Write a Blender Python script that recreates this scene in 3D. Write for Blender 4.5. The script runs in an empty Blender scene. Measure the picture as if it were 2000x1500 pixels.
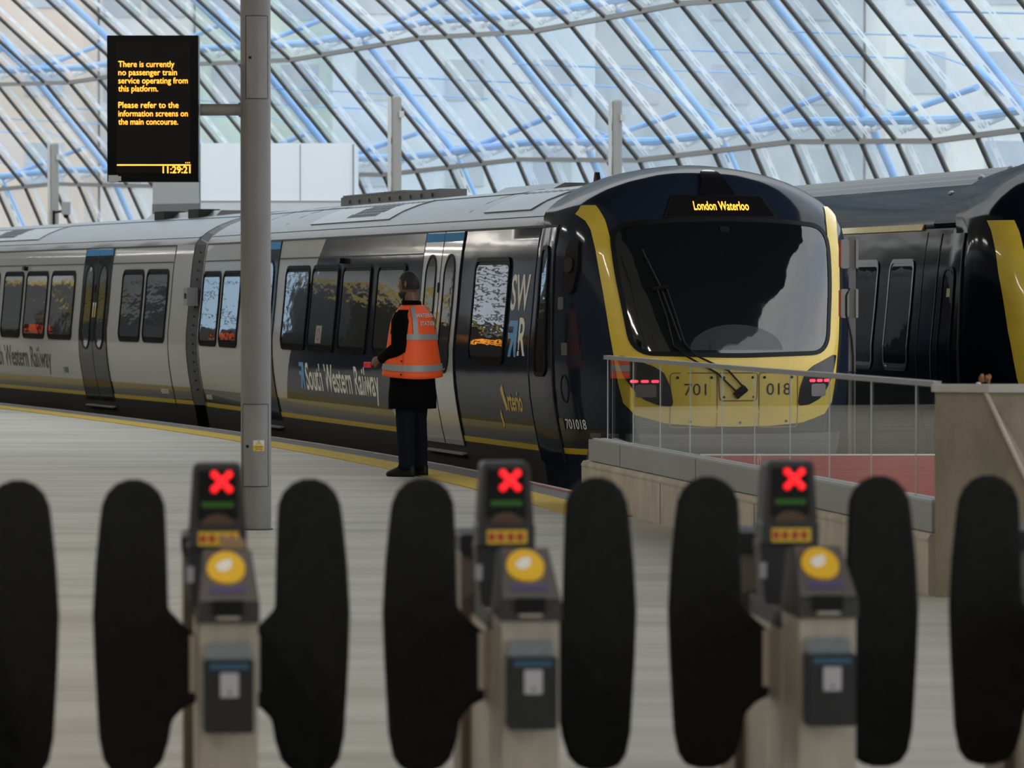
import bpy, bmesh, math, random
from mathutils import Vector, Matrix
random.seed(7)
S = bpy.context.scene
COL = S.collection
# ------------------------------------------------------------------ camera, world, light, exposure
CAMZ = 1.64
cam_d = bpy.data.cameras.new('camera'); cam = bpy.data.objects.new('camera', cam_d); COL.objects.link(cam)
cam.location = (0, 0, CAMZ)
PITCH = math.atan(182 / 8500)
cam.rotation_euler = (math.radians(90) - PITCH, 0, 0)
cam_d.sensor_width = 36; cam_d.lens = 153.0; cam_d.clip_end = 800
cam_d.dof.use_dof = True; cam_d.dof.focus_distance = 38.8; cam_d.dof.aperture_fstop = 5.2
S.camera = cam
S.view_settings.view_transform = 'Standard'; S.view_settings.look = 'None'
S.view_settings.gamma = 1; S.view_settings.use_curve_mapping = False
S.view_settings.exposure = 0.0
LAMP_W = 135   # power of each ceiling lamp
W = bpy.data.worlds.new('overcast_sky'); S.world = W; W.use_nodes = True
nt = W.node_tree; nt.nodes.clear()
wo = nt.nodes.new('ShaderNodeOutputWorld'); bg = nt.nodes.new('ShaderNodeBackground')
tc = nt.nodes.new('ShaderNodeTexCoord'); no = nt.nodes.new('ShaderNodeTexNoise'); cr = nt.nodes.new('ShaderNodeValToRGB')
no.inputs['Scale'].default_value = 3.0; no.inputs['Detail'].default_value = 4
cr.color_ramp.elements[0].position = .35; cr.color_ramp.elements[0].color = (.74, .84, .95, 1)
cr.color_ramp.elements[1].position = .6; cr.color_ramp.elements[1].color = (1, 1, 1, 1)
nt.links.new(tc.outputs['Generated'], no.inputs['Vector']); nt.links.new(no.outputs['Fac'], cr.inputs['Fac'])
nt.links.new(cr.outputs['Color'], bg.inputs['Color']); nt.links.new(bg.outputs[0], wo.inputs[0])
bg.inputs['Strength'].default_value = 2.1

# ------------------------------------------------------------------ materials
MATS = {}
def pm(name, col, rough=.5, metal=0., spec=.5, coat=0., emis=None, es=0., var=0., vscale=(3, 3, 3), bump=0., bscale=(20, 20, 20), alpha=1., coord='Object', trans=0., col2=None):
    if name in MATS: return MATS[name]
    m = bpy.data.materials.new(name); m.use_nodes = True; t = m.node_tree; b = t.nodes['Principled BSDF']
    b.inputs['Base Color'].default_value = (*col, 1); b.inputs['Roughness'].default_value = rough
    b.inputs['Metallic'].default_value = metal; b.inputs['Specular IOR Level'].default_value = spec
    b.inputs['Coat Weight'].default_value = coat; b.inputs['Coat Roughness'].default_value = .05
    b.inputs['Alpha'].default_value = alpha; b.inputs['Transmission Weight'].default_value = trans
    if emis: b.inputs['Emission Color'].default_value = (*emis, 1); b.inputs['Emission Strength'].default_value = es
    if var or bump or col2:
        tcn = t.nodes.new('ShaderNodeTexCoord'); mp = t.nodes.new('ShaderNodeMapping'); mp.inputs['Scale'].default_value = vscale
        t.links.new(tcn.outputs[coord], mp.inputs[0])
        if var or col2:
            n = t.nodes.new('ShaderNodeTexNoise'); n.inputs['Scale'].default_value = 1; n.inputs['Detail'].default_value = 6; n.inputs['Roughness'].default_value = .6
            r = t.nodes.new('ShaderNodeValToRGB'); e = r.color_ramp.elements; e[0].position = .35; e[1].position = .65
            c2 = col2 if col2 else tuple(max(0, c * (1 - var)) for c in col)
            e[0].color = (*c2, 1); e[1].color = (*(tuple(min(1, c * (1 + var)) for c in col)), 1)
            t.links.new(mp.outputs[0], n.inputs['Vector']); t.links.new(n.outputs['Fac'], r.inputs[0]); t.links.new(r.outputs[0], b.inputs['Base Color'])
        if bump:
            mp2 = t.nodes.new('ShaderNodeMapping'); mp2.inputs['Scale'].default_value = bscale; t.links.new(tcn.outputs[coord], mp2.inputs[0])
            n2 = t.nodes.new('ShaderNodeTexNoise'); n2.inputs['Scale'].default_value = 1; n2.inputs['Detail'].default_value = 3
            bp = t.nodes.new('ShaderNodeBump'); bp.inputs['Strength'].default_value = 1; bp.inputs['Distance'].default_value = bump
            t.links.new(mp2.outputs[0], n2.inputs['Vector']); t.links.new(n2.outputs['Fac'], bp.inputs['Height'])
            t.links.new(bp.outputs[0], b.inputs['Normal'])
            if coat: t.links.new(bp.outputs[0], b.inputs['Coat Normal'])
    MATS[name] = m; return m
def glossy_paint(name, col, rough, cap, bump=0., bscale=(2, .8, 2)):
    m = bpy.data.materials.new(name); m.use_nodes = True; t = m.node_tree; t.nodes.clear(); L = t.links.new
    o = t.nodes.new('ShaderNodeOutputMaterial'); d = t.nodes.new('ShaderNodeBsdfDiffuse'); g = t.nodes.new('ShaderNodeBsdfGlossy'); mx = t.nodes.new('ShaderNodeMixShader')
    f = t.nodes.new('ShaderNodeFresnel'); f.inputs[0].default_value = 1.5; mn = t.nodes.new('ShaderNodeMath'); mn.operation = 'MINIMUM'; mn.inputs[1].default_value = cap
    d.inputs[0].default_value = (*col, 1); g.inputs['Roughness'].default_value = rough
    if bump:
        tcn = t.nodes.new('ShaderNodeTexCoord'); mp = t.nodes.new('ShaderNodeMapping'); mp.inputs['Scale'].default_value = bscale; n = t.nodes.new('ShaderNodeTexNoise'); n.inputs['Scale'].default_value = 1; n.inputs['Detail'].default_value = 2
        b = t.nodes.new('ShaderNodeBump'); b.inputs['Distance'].default_value = bump; b.inputs['Strength'].default_value = 1
        L(tcn.outputs['Object'], mp.inputs[0]); L(mp.outputs[0], n.inputs[0]); L(n.outputs['Fac'], b.inputs['Height']); L(b.outputs[0], g.inputs['Normal'])
    L(f.outputs[0], mn.inputs[0]); L(mn.outputs[0], mx.inputs[0]); L(d.outputs[0], mx.inputs[1]); L(g.outputs[0], mx.inputs[2]); L(mx.outputs[0], o.inputs[0]); MATS[name] = m; return m
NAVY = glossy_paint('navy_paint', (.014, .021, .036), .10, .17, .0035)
NAVYLOW = pm('dark_skirt_paint', (.018, .02, .024), .25, spec=.5, coat=.4)
WHITE = glossy_paint('pale_grey_paint', (.44, .45, .445), .10, .14, .0015, (2, .7, 2))
ROOFG = pm('roof_grey_paint', (.085, .087, .085), .3, spec=.4, coat=.0, bump=.003, bscale=(2, .5, 2), var=.05)
YEL = pm('yellow_paint', (.78, .56, .045), .35, coat=.5, var=.06, vscale=(6, 6, 6))
YELLINE = pm('yellow_band', (.55, .40, .02), .35)
BLACK = pm('black_rubber', (.007, .007, .007), .5, spec=.2)
SEAM = pm('seam_black', (.006, .006, .007), .6)
UNDER = pm('underframe_black', (.010, .010, .010), .7)
GLASSD = pm('tinted_train_glass', (.020, .020, .019), .02, spec=.9, coat=.5, bump=.003, bscale=(2, 1.2, 4))
GLASSW = pm('windscreen_glass', (.006, .007, .008), .03, spec=.6, coat=1, bump=.005, bscale=(2.5, 2.5, 1.2))
DOORBLUE = pm('door_blue', (.05, .26, .55), .6, spec=.1)
LOGOBLUE = pm('logo_blue', (.08, .33, .68), .4)
TXTW = pm('lettering_white', (.85, .82, .75), .5)
TXTK = pm('lettering_black', (.02, .02, .02), .5)
TXTY = pm('lettering_yellow', (.72, .50, .12), .5)
BEZEL = glossy_paint('window_bezel', (.008, .008, .009), .25, .06)
STEEL = pm('brushed_steel', (.46, .41, .34), .36, metal=.45, var=.12, vscale=(30, 2, 1))
POLE = pm('pole_grey_paint', (.19, .185, .175), .5, var=.08, vscale=(6, 6, 1.5))
SILV = pm('silver_paint', (.30, .31, .31), .45)
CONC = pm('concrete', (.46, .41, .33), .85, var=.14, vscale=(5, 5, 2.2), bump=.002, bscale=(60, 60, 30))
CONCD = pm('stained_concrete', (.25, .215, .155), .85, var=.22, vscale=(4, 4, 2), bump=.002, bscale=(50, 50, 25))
RED = pm('red_painted_barrier', (.50, .03, .022), .7, var=.1)
ORL = pm('amber_led', (1, .42, .04), .5, emis=(1, .36, .035), es=2.6)
REDL = pm('red_led', (.8, .01, .01), .5, emis=(1, .012, .02), es=1.15)
GRNL = pm('green_led_dim', (.01, .04, .005), .5, emis=(.06, .30, .01), es=.12)
TAILR = pm('tail_lamp_red', (1, .05, .08), .5, emis=(1, .04, .09), es=3.0)
SKIN = pm('brown_skin', (.16, .075, .045), .5)
HAIR = pm('black_hair', (.008, .007, .006), .7)
COATM = pm('black_wool', (.0025, .0025, .003), .95, spec=.1, bump=.002, bscale=(30, 30, 30))
TROU = pm('navy_trouser_cloth', (.006, .008, .014), .9, spec=.15, bump=.01, bscale=(9, 9, 3))
VESTM = pm('hi_vis_orange', (1.0, .115, .012), .6, emis=(1, .10, .01), es=0.0, bump=.012, bscale=(7, 7, 4))
REFL = pm('reflective_tape', (.30, .30, .30), .4)
PAD = pm('yellow_contact_pad', (.86, .50, .03), .45)
GPLAST = pm('gate_grey_plastic', (.034, .033, .033), .45)
GTOP = pm('gate_reader_plate', (.115, .10, .095), .45)
PADDLE = pm('paddle_black_rubber', (.009, .009, .0085), .8, spec=.25, var=.25, vscale=(20, 20, 20))
BLUET = pm('sky_blue_steel', (.24, .54, .95), .5)
GASK = pm('mullion_dark', (.07, .062, .052), .6)
TRANS = pm('transom_grey', (.28, .27, .25), .5)

# ------------------------------------------------------------------ helpers
def mesh_obj(name, verts, faces, mat, parent=None, smooth=False, fm=None):
    me = bpy.data.meshes.new(name); me.from_pydata([tuple(v) for v in verts], [], faces)
    for mm in (mat if isinstance(mat, (list, tuple)) else [mat]): me.materials.append(mm)
    if fm: me.polygons.foreach_set('material_index', fm)
    if smooth: me.polygons.foreach_set('use_smooth', [True] * len(me.polygons))
    me.update()
    o = bpy.data.objects.new(name, me); COL.objects.link(o)
    if parent: o.parent = parent
    return o
class MB:
    def __init__(s): s.v = []; s.f = []; s.m = []; s.mi = 0
    def add(s, v, f):
        n = len(s.v); s.v += [tuple(x) for x in v]; s.f += [tuple(i + n for i in q) for q in f]; s.m += [s.mi] * len(f); return s
    def box(s, x0, x1, y0, y1, z0, z1):
        return s.add([(x0,y0,z0),(x1,y0,z0),(x1,y1,z0),(x0,y1,z0),(x0,y0,z1),(x1,y0,z1),(x1,y1,z1),(x0,y1,z1)],
                     [(0,3,2,1),(4,5,6,7),(0,1,5,4),(1,2,6,5),(2,3,7,6),(3,0,4,7)])
    def hexa(s, p):  # 8 points bottom 4 (ccw) top 4
        return s.add(p, [(0,3,2,1),(4,5,6,7),(0,1,5,4),(1,2,6,5),(2,3,7,6),(3,0,4,7)])
    def rbox(s, x0, x1, y0, y1, z0, z1, r=.01, n=3):
        pts = rrect(x0, x1, z0, z1, r, n)
        return s.prism([(a, b) for a, b in pts], lambda a, b, h: (a, h, b), y0, y1)
    def prism(s, poly, fn, h0, h1):
        n = len(poly); a = [fn(x, y, h0) for x, y in poly]; b = [fn(x, y, h1) for x, y in poly]
        return s.add(a + b, [tuple(range(n))[::-1], tuple(range(n, 2 * n))] + [(i, (i + 1) % n, n + (i + 1) % n, n + i) for i in range(n)])
    def tube(s, pts, r, n=10, caps=True):
        pts = [Vector(p) for p in pts]; rs = r if isinstance(r, (list, tuple)) else [r] * len(pts); V = []; F = []
        up = None
        for i, p in enumerate(pts):
            d = (pts[min(i + 1, len(pts) - 1)] - pts[max(i - 1, 0)]).normalized()
            if up is None: up = Vector((0, 0, 1)) if abs(d.z) < .9 else Vector((1, 0, 0))
            a = d.cross(up).normalized(); b = a.cross(d).normalized(); up = b
            ri = rs[i]; ra, rb = ri if isinstance(ri, (list, tuple)) else (ri, ri)
            for k in range(n):
                t = 2 * math.pi * k / n; V.append(p + a * ra * math.cos(t) + b * rb * math.sin(t))
        for i in range(len(pts) - 1):
            for k in range(n): F.append((i*n+k, i*n+(k+1) % n, (i+1)*n+(k+1) % n, (i+1)*n+k))
        if caps: F.append(tuple(range(n))[::-1]); F.append(tuple((len(pts)-1)*n+k for k in range(n)))
        return s.add(V, F)
    def loft(s, rings, caps=True):
        n = len(rings[0]); V = [p for r in rings for p in r]; F = []
        for i in range(len(rings) - 1):
            for k in range(n): F.append((i*n+k, i*n+(k+1) % n, (i+1)*n+(k+1) % n, (i+1)*n+k))
        if caps: F.append(tuple(range(n))[::-1]); F.append(tuple((len(rings)-1)*n+k for k in range(n)))
        return s.add(V, F)
    def sphere(s, c, rx, ry, rz, n=16, m=10):
        V = []; F = []
        for j in range(m + 1):
            p = math.pi * j / m - math.pi / 2
            for k in range(n):
                t = 2 * math.pi * k / n; V.append((c[0] + rx * math.cos(p) * math.cos(t), c[1] + ry * math.cos(p) * math.sin(t), c[2] + rz * math.sin(p)))
        for j in range(m):
            for k in range(n): F.append((j*n+k, j*n+(k+1) % n, (j+1)*n+(k+1) % n, (j+1)*n+k))
        return s.add(V, F)
    def xform(s, fn): s.v = [tuple(fn(*p)) for p in s.v]; return s
    def build(s, name, mat, parent=None, smooth=False):
        o = mesh_obj(name, s.v, s.f, mat, parent, smooth, s.m if isinstance(mat, (list, tuple)) else None)
        return o
def sharp(o, ang=35):
    bm = bmesh.new(); bm.from_mesh(o.data)
    bmesh.ops.remove_doubles(bm, verts=bm.verts, dist=1e-5); bmesh.ops.recalc_face_normals(bm, faces=bm.faces)
    for e in bm.edges:
        if len(e.link_faces) == 2 and e.calc_face_angle(0) > math.radians(ang): e.smooth = False
    for f in bm.faces: f.smooth = True
    bm.to_mesh(o.data); bm.free(); return o
def rrect(x0, x1, y0, y1, r, n=4):
    r = min(r, (x1 - x0) / 2 - 1e-5, (y1 - y0) / 2 - 1e-5); P = []
    for cx, cy, a0 in ((x1-r, y0+r, -90), (x1-r, y1-r, 0), (x0+r, y1-r, 90), (x0+r, y0+r, 180)):
        for k in range(n + 1):
            a = math.radians(a0 + 90 * k / n); P.append((cx + r * math.cos(a), cy + r * math.sin(a)))
    return P
def roundpoly(pts, r, n=5):
    P = []; N = len(pts)
    for i in range(N):
        a, b, c = Vector(pts[i-1]), Vector(pts[i]), Vector(pts[(i+1) % N])
        d1 = (a - b); d2 = (c - b); rr = min(r, d1.length * .45, d2.length * .45)
        p = b + d1.normalized() * rr; q = b + d2.normalized() * rr
        for k in range(n + 1):
            t = k / n; v = p * (1-t)**2 + b * 2*t*(1-t) + q * t*t; P.append((v.x, v.y))
    return P
def patch(name, poly, fn, h0, h1, mat, parent, dx=.15, dz=.1, smooth=True):
    """solid sheet over the 2D outline poly, bent by fn(x, z, h), from height h0 to h1"""
    bm = bmesh.new(); vs = [bm.verts.new((x, z, 0)) for x, z in poly]; bm.faces.new(vs)
    xs = [p[0] for p in poly]; zs = [p[1] for p in poly]
    k = math.ceil(min(xs) / dx)
    while k * dx < max(xs):
        bmesh.ops.bisect_plane(bm, geom=bm.verts[:] + bm.edges[:] + bm.faces[:], plane_co=(k*dx, 0, 0), plane_no=(1, 0, 0)); k += 1
    k = math.ceil(min(zs) / dz)
    while k * dz < max(zs):
        bmesh.ops.bisect_plane(bm, geom=bm.verts[:] + bm.edges[:] + bm.faces[:], plane_co=(0, k*dz, 0), plane_no=(0, 1, 0)); k += 1
    bm.verts.ensure_lookup_table(); bm.verts.index_update()
    co = [(v.co.x, v.co.y) for v in bm.verts]; n = len(co)
    F = [tuple(v.index for v in f.verts) for f in bm.faces]; E = [(e.verts[0].index, e.verts[1].index) for e in bm.edges if len(e.link_faces) == 1]
    bm.free()
    V = [fn(x, z, h1) for x, z in co] + [fn(x, z, h0) for x, z in co]
    faces = F + [tuple(i + n for i in f[::-1]) for f in F] + [(a, b, b + n, a + n) for a, b in E]
    o = mesh_obj(name, V, faces, mat, parent)
    if smooth: sharp(o, 50)
    return o
def ribbon(name, path, fn, w, h0, h1, mat, parent, closed=False, step=.12):
    P = []
    n = len(path)
    for i in range(n if closed else n - 1):
        a = Vector(path[i]); b = Vector(path[(i+1) % n]); k = max(1, int((b-a).length / step))
        for j in range(k): P.append(a.lerp(b, j / k))
    if not closed: P.append(Vector(path[-1]))
    V = []; F = []; N = len(P)
    for i, p in enumerate(P):
        a = P[(i-1) % N] if (closed or i) else p; b = P[(i+1) % N] if (closed or i < N-1) else p
        d = (b - a).normalized(); q = Vector((-d.y, d.x)) * w / 2
        V += [fn(*(p+q), h1), fn(*(p-q), h1), fn(*(p-q), h0), fn(*(p+q), h0)]
    for i in range(N if closed else N - 1):
        j = (i + 1) % N
        for k in range(4): F.append((4*i+k, 4*i+(k+1) % 4, 4*j+(k+1) % 4, 4*j+k))
    return mesh_obj(name, V, F, mat, parent)
def textpts(s, spacing=1.0, bold=0., line=1.0):
    cu = bpy.data.curves.new('t', 'FONT'); cu.body = s; cu.size = 1; cu.offset = bold; cu.space_character = spacing; cu.space_line = line; cu.resolution_u = 3
    o = bpy.data.objects.new('t', cu); COL.objects.link(o)
    bpy.context.view_layer.update(); dg = bpy.context.evaluated_depsgraph_get()
    me = o.evaluated_get(dg).to_mesh(); V = [(v.co.x, v.co.y) for v in me.vertices]; F = [tuple(p.vertices) for p in me.polygons]
    o.evaluated_get(dg).to_mesh_clear(); bpy.data.objects.remove(o); bpy.data.curves.remove(cu)
    return V, F
def text(name, s, fn, x0, x1, zb, cap, mat, parent, h=.003, bold=0., flip=False, line=1.0, skew=0.):
    """lettering fitted between x0 and x1, baseline zb, capital height cap, laid on fn(x, z, h)"""
    V, F = textpts(s, bold=bold, line=line); xa = min(v[0] for v in V); xb = max(v[0] for v in V)
    c0 = textpts('H', bold=0)[0]; ch = max(v[1] for v in c0)
    k = (x1 - x0) / (xb - xa)
    P = [(x0 + (v[0] - xa) * k + skew * v[1], zb + v[1] * cap / ch) for v in V]; n = len(P)
    E = {}
    for f in F:
        for i in range(len(f)):
            e = (f[i], f[(i+1) % len(f)]); E[e] = 1
    side = [e for e in E if (e[1], e[0]) not in E]
    VV = [fn(x, z, h) for x, z in P] + [fn(x, z, h - .0025) for x, z in P]
    return mesh_obj(name, VV, F + [(a, a + n, b + n, b) for a, b in side], mat, parent)
def empty(name, loc=(0,0,0), rz=0):
    o = bpy.data.objects.new(name, None); COL.objects.link(o); o.location = loc; o.rotation_euler = (0, 0, rz); o.empty_display_size = .1; return o
def tag(o, label, cat, group=None):
    o['label'] = label; o['category'] = cat
    if group: o['group'] = group
    return o
def struct(o, label=None):
    o['kind'] = 'structure'
    if label: o['label'] = label
    return o
def dup(root, loc, rz, label=None, group=None):
    r = root.copy(); COL.objects.link(r); r.location = loc; r.rotation_euler = (0, 0, rz)
    if label: r['label'] = label
    if group: r['group'] = group
    def rec(a, b):
        for ch in list(a.children):
            c = ch.copy(); COL.objects.link(c); c.parent = b; rec(ch, c)
    rec(root, r); return r
def interp(x, X, Y):
    if x <= X[0]: return Y[0]
    for i in range(1, len(X)):
        if x <= X[i]:
            t = (x - X[i-1]) / (X[i] - X[i-1]); return Y[i-1] * (1-t) + Y[i] * t
    return Y[-1]

# ------------------------------------------------------------------ platform curve
def edgeX(y):   # the platform edge in plan
    pts_y = [10, 20, 28, 33, 36.4, 39.9, 42.4, 45, 51, 57, 63.6, 72, 82, 95, 120, 150]
    pts_x = [4.1, 2.9, 1.78, .98, .38, -.35, -.96, -1.63, -3.30, -5.25, -7.49, -10.6, -14.6, -20.4, -33., -50.]
    # smooth with a small window
    return sum(interp(y + d, pts_y, pts_x) for d in (-4, -2, 0, 2, 4)) / 5
def offset_pt(y, off):   # off metres to the left (platform side) of the edge
    dx = (edgeX(y + .5) - edgeX(y - .5)); n = math.hypot(1, dx)
    return (edgeX(y) - off / n, y - off * dx / n)
YS = [-12 + k * 1.5 for k in range(100)]
def strip(name, o0, o1, z0, z1, mat, y0=-12, y1=135, uv=False):
    ys = [y for y in YS if y0 <= y <= y1]; m = MB(); rings = []
    for y in ys:
        a = offset_pt(y, o0); b = offset_pt(y, o1)
        rings.append([(a[0], a[1], z0), (a[0], a[1], z1), (b[0], b[1], z1), (b[0], b[1], z0)])
    m.loft(rings); return m.build(name, mat)
def floor_mat():
    m = bpy.data.materials.new('terrazzo_floor'); m.use_nodes = True; t = m.node_tree; b = t.nodes['Principled BSDF']
    tcn = t.nodes.new('ShaderNodeTexCoord')
    def noise(scale, det=5):
        mp = t.nodes.new('ShaderNodeMapping'); mp.inputs['Scale'].default_value = scale; t.links.new(tcn.outputs['Object'], mp.inputs[0])
        n = t.nodes.new('ShaderNodeTexNoise'); n.inputs['Scale'].default_value = 1; n.inputs['Detail'].default_value = det; t.links.new(mp.outputs[0], n.inputs[0]); return n
    n1 = noise((.25, 1.1, 1)); n2 = noise((.5, 3.2, 1), 3)
    mx = t.nodes.new('ShaderNodeMath'); mx.operation = 'MULTIPLY_ADD'; mx.inputs[1].default_value = .5; t.links.new(n1.outputs[0], mx.inputs[0])
    m2 = t.nodes.new('ShaderNodeMath'); m2.operation = 'MULTIPLY'; m2.inputs[1].default_value = .5; t.links.new(n2.outputs[0], m2.inputs[0]); t.links.new(m2.outputs[0], mx.inputs[2])
    r = t.nodes.new('ShaderNodeValToRGB'); e = r.color_ramp.elements; e[0].position = .38; e[0].color = (.38, .355, .305, 1); e[1].position = .6; e[1].color = (.50, .48, .43, 1)
    t.links.new(mx.outputs[0], r.inputs[0]); t.links.new(r.outputs[0], b.inputs['Base Color'])
    rr = t.nodes.new('ShaderNodeMapRange'); rr.inputs['To Min'].default_value = .28; rr.inputs['To Max'].default_value = .5; t.links.new(n2.outputs[0], rr.inputs[0]); df = t.nodes.new('ShaderNodeBsdfDiffuse'); g = t.nodes.new('ShaderNodeBsdfGlossy'); mx_ = t.nodes.new('ShaderNodeMixShader'); f = t.nodes.new('ShaderNodeFresnel'); f.inputs[0].default_value = 1.4; mn = t.nodes.new('ShaderNodeMath'); mn.operation = 'MINIMUM'; mn.inputs[1].default_value = .14
    t.links.new(r.outputs[0], df.inputs[0]); t.links.new(rr.outputs[0], g.inputs['Roughness']); t.links.new(f.outputs[0], mn.inputs[0]); t.links.new(mn.outputs[0], mx_.inputs[0])
    t.links.new(df.outputs[0], mx_.inputs[1]); t.links.new(g.outputs[0], mx_.inputs[2]); t.links.new(mx_.outputs[0], t.nodes['Material Output'].inputs[0])
    return m
FLOORM = floor_mat()
# platform slab
ys = YS; m = MB(); rings = []
for y in ys:
    a = offset_pt(y, .05); rings.append([(a[0], a[1], -1.0), (a[0], a[1], 0), (a[0] - 13, a[1] - 2.5, 0), (a[0] - 13, a[1] - 2.5, -1.0)])
m.loft(rings); struct(m.build('floor', FLOORM), 'pale grey terrazzo platform floor')
m = MB(); m.box(-14, 14, -14, 23.2, -.02, -.001); struct(m.build('floor', FLOORM), 'pale grey concourse floor under the ticket gates')
EDGE = pm('platform_coping', (.15, .145, .14), .8, var=.15, vscale=(6, 6, 6)); WLINE = pm('edge_line', (.40, .38, .34), .8, var=.25, vscale=(5, 5, 5))
TACT = pm('tactile_yellow', (.55, .38, .04), .8, var=.15, vscale=(9, 9, 9), bump=.004, bscale=(40, 40, 40))
struct(strip('trim_1', 0, .38, -.12, .006, EDGE, 31.4), 'dark grey coping along the platform edge')
struct(strip('trim_2', 0, .055, .0, .010, WLINE, 31.4), 'worn white line on the very edge of the platform')
struct(strip('trim_3', .38, .78, 0, .008, TACT, 31.4), 'yellow tactile safety stripe along the platform edge')
struct(strip('trim_4', .055, .11, .0, .0095, pm('worn_red', (.30, .06, .05), .8, var=.3), 30, 38.5), 'worn red line at the near end of the platform edge')
m = MB(); m.box(-60, 60, 14, 190, -1.3, -1.0); struct(m.build('floor', pm('ballast', (.035, .032, .03), .95, var=.4, vscale=(30, 30, 30))), 'dark track bed')
# rails
def rail(cx, cy, hd, length, name):
    h = math.radians(hd)
    m = MB()
    for off in (-.72, .72):
        a = (cx + off * math.cos(h), cy + off * math.sin(h)); p = [(a[0] + math.sin(h) * -k, a[1] + math.cos(h) * k, -.9) for k in (-3, length)]
        m.tube(p, .04, 6)
    return m.build(name, pm('rail_steel', (.12, .1, .09), .4, metal=.7))

# ------------------------------------------------------------------ train shapes
FA = 6.3
WZ = [-.6,-.2,.1,.2,.3,.5,.7,.9,1.1,1.5,1.8,2.0,2.22,2.35,2.44,2.53,2.6,2.66,2.70,2.74,2.76,2.765]
WW = [1.15,1.2,1.27,1.29,1.315,1.355,1.385,1.4,1.4,1.39,1.38,1.37,1.34,1.26,1.16,1.02,.87,.70,.54,.32,.16,0.0]
TZ = [-.6,-.3,0,.3,.6,1.0,1.2,1.6,2.0,2.3,2.45,2.55,2.62,2.68,2.73,2.765]
TF = [7.6,7.75,7.86,7.94,7.98,7.98,7.93,7.80,7.64,7.50,7.40,7.32,7.24,7.12,6.95,6.6]
BZ = [-.6,.1,.2,.3,.5,.7,.9,1.1,1.5,1.8,2.0,2.22,2.30,2.38,2.46,2.53,2.58,2.62,2.645,2.66]
BW = [1.15,1.27,1.29,1.315,1.355,1.385,1.4,1.4,1.36,1.335,1.312,1.275,1.22,1.12,.98,.80,.62,.42,.2,0]
def bw(z): return interp(z, BZ, BW)
def nz(z): return interp(z, [1.0, 2.0], [2.6, 3.5])
def nose(th, z):     # lateral from centre, forward f
    w = interp(z, WZ, WW); d = interp(z, TZ, TF) - FA; n = nz(z); t = math.radians(th); si = math.sin(t)
    y = d * max(0, math.cos(t)) ** (2 / n); k = min(1, y / .7); k = k * k * (3 - 2 * k)
    b0 = bw(z) + (w - bw(z)) * min(1, max(0, (z - 2.2) / .12)); w = b0 * (1 - k) + w * k
    return w * math.copysign(abs(si) ** (2 / n), si), FA + y
def front_pt(v, z):
    w = interp(z, WZ, WW); lo, hi = 0., 89.9; a = abs(v)
    for _ in range(26):
        m_ = (lo + hi) / 2
        if nose(m_, z)[0] < a: lo = m_
        else: hi = m_
    x, f = nose((lo + hi) / 2, z); return math.copysign(x, v), f
def FR(v, z, h):     # front surface map (v lateral right, z) -> local point (x, y=-f, z)
    x, f = front_pt(v, z); e = .02
    x1, f1 = front_pt(v + e, z); x0, f0 = front_pt(v - e, z); _, fz = front_pt(v, z + e)
    tx = Vector((x1 - x0, -(f1 - f0), 0)); tz = Vector((0, -(fz - f), e)); n = tx.cross(tz)
    n = n.normalized() if n.length > 1e-9 else Vector((0, -1, 0))
    if n.y > 0: n = -n
    p = Vector((x, -f, z)) + n * h; return (p.x, p.y, p.z)
def side_pt(f, z, sgn):
    if f <= FA: return sgn * bw(z), f
    d = interp(z, TZ, TF) - FA; n = nz(z); y = min(d * .999, f - FA); c = (y / d) ** (n / 2); th = math.degrees(math.acos(min(1, c)))
    x, ff = nose(th, z); return sgn * x, ff
def SD(f, z, h, sgn=-1):   # side surface map
    x, ff = side_pt(f, z, sgn); e = .02; x2, f2 = side_pt(f + e, z, sgn); x3, _ = side_pt(f, z + e, sgn)
    a = Vector((x2 - x, -(f2 - ff), 0)); b = Vector((x3 - x, 0, e)); n = a.cross(b)
    n = n.normalized() if n.length > 1e-9 else Vector((sgn, 0, 0))
    if n.x * sgn < 0: n = -n
    p = Vector((x, -ff, z)) + n * h; return (p.x, p.y, p.z)
def RF(f, v, h):     # roof map: f along, v lateral
    a = abs(v); z = interp(-a, [-w for w in BW[11:]], BZ[11:]); e = .03; z2 = interp(-abs(a + e), [-w for w in BW[11:]], BZ[11:])
    n = Vector((-(z2 - z), 0, e)).normalized()
    return (v + math.copysign(n.x * h, v), -f, z + n.z * h)
ZL = [-.15, .1, .205, .257, .34, .425, .6, .75, .9, 1.0, 1.1, 1.25, 1.5, 1.65, 1.8, 1.9, 2.0, 2.1, 2.22]
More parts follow.
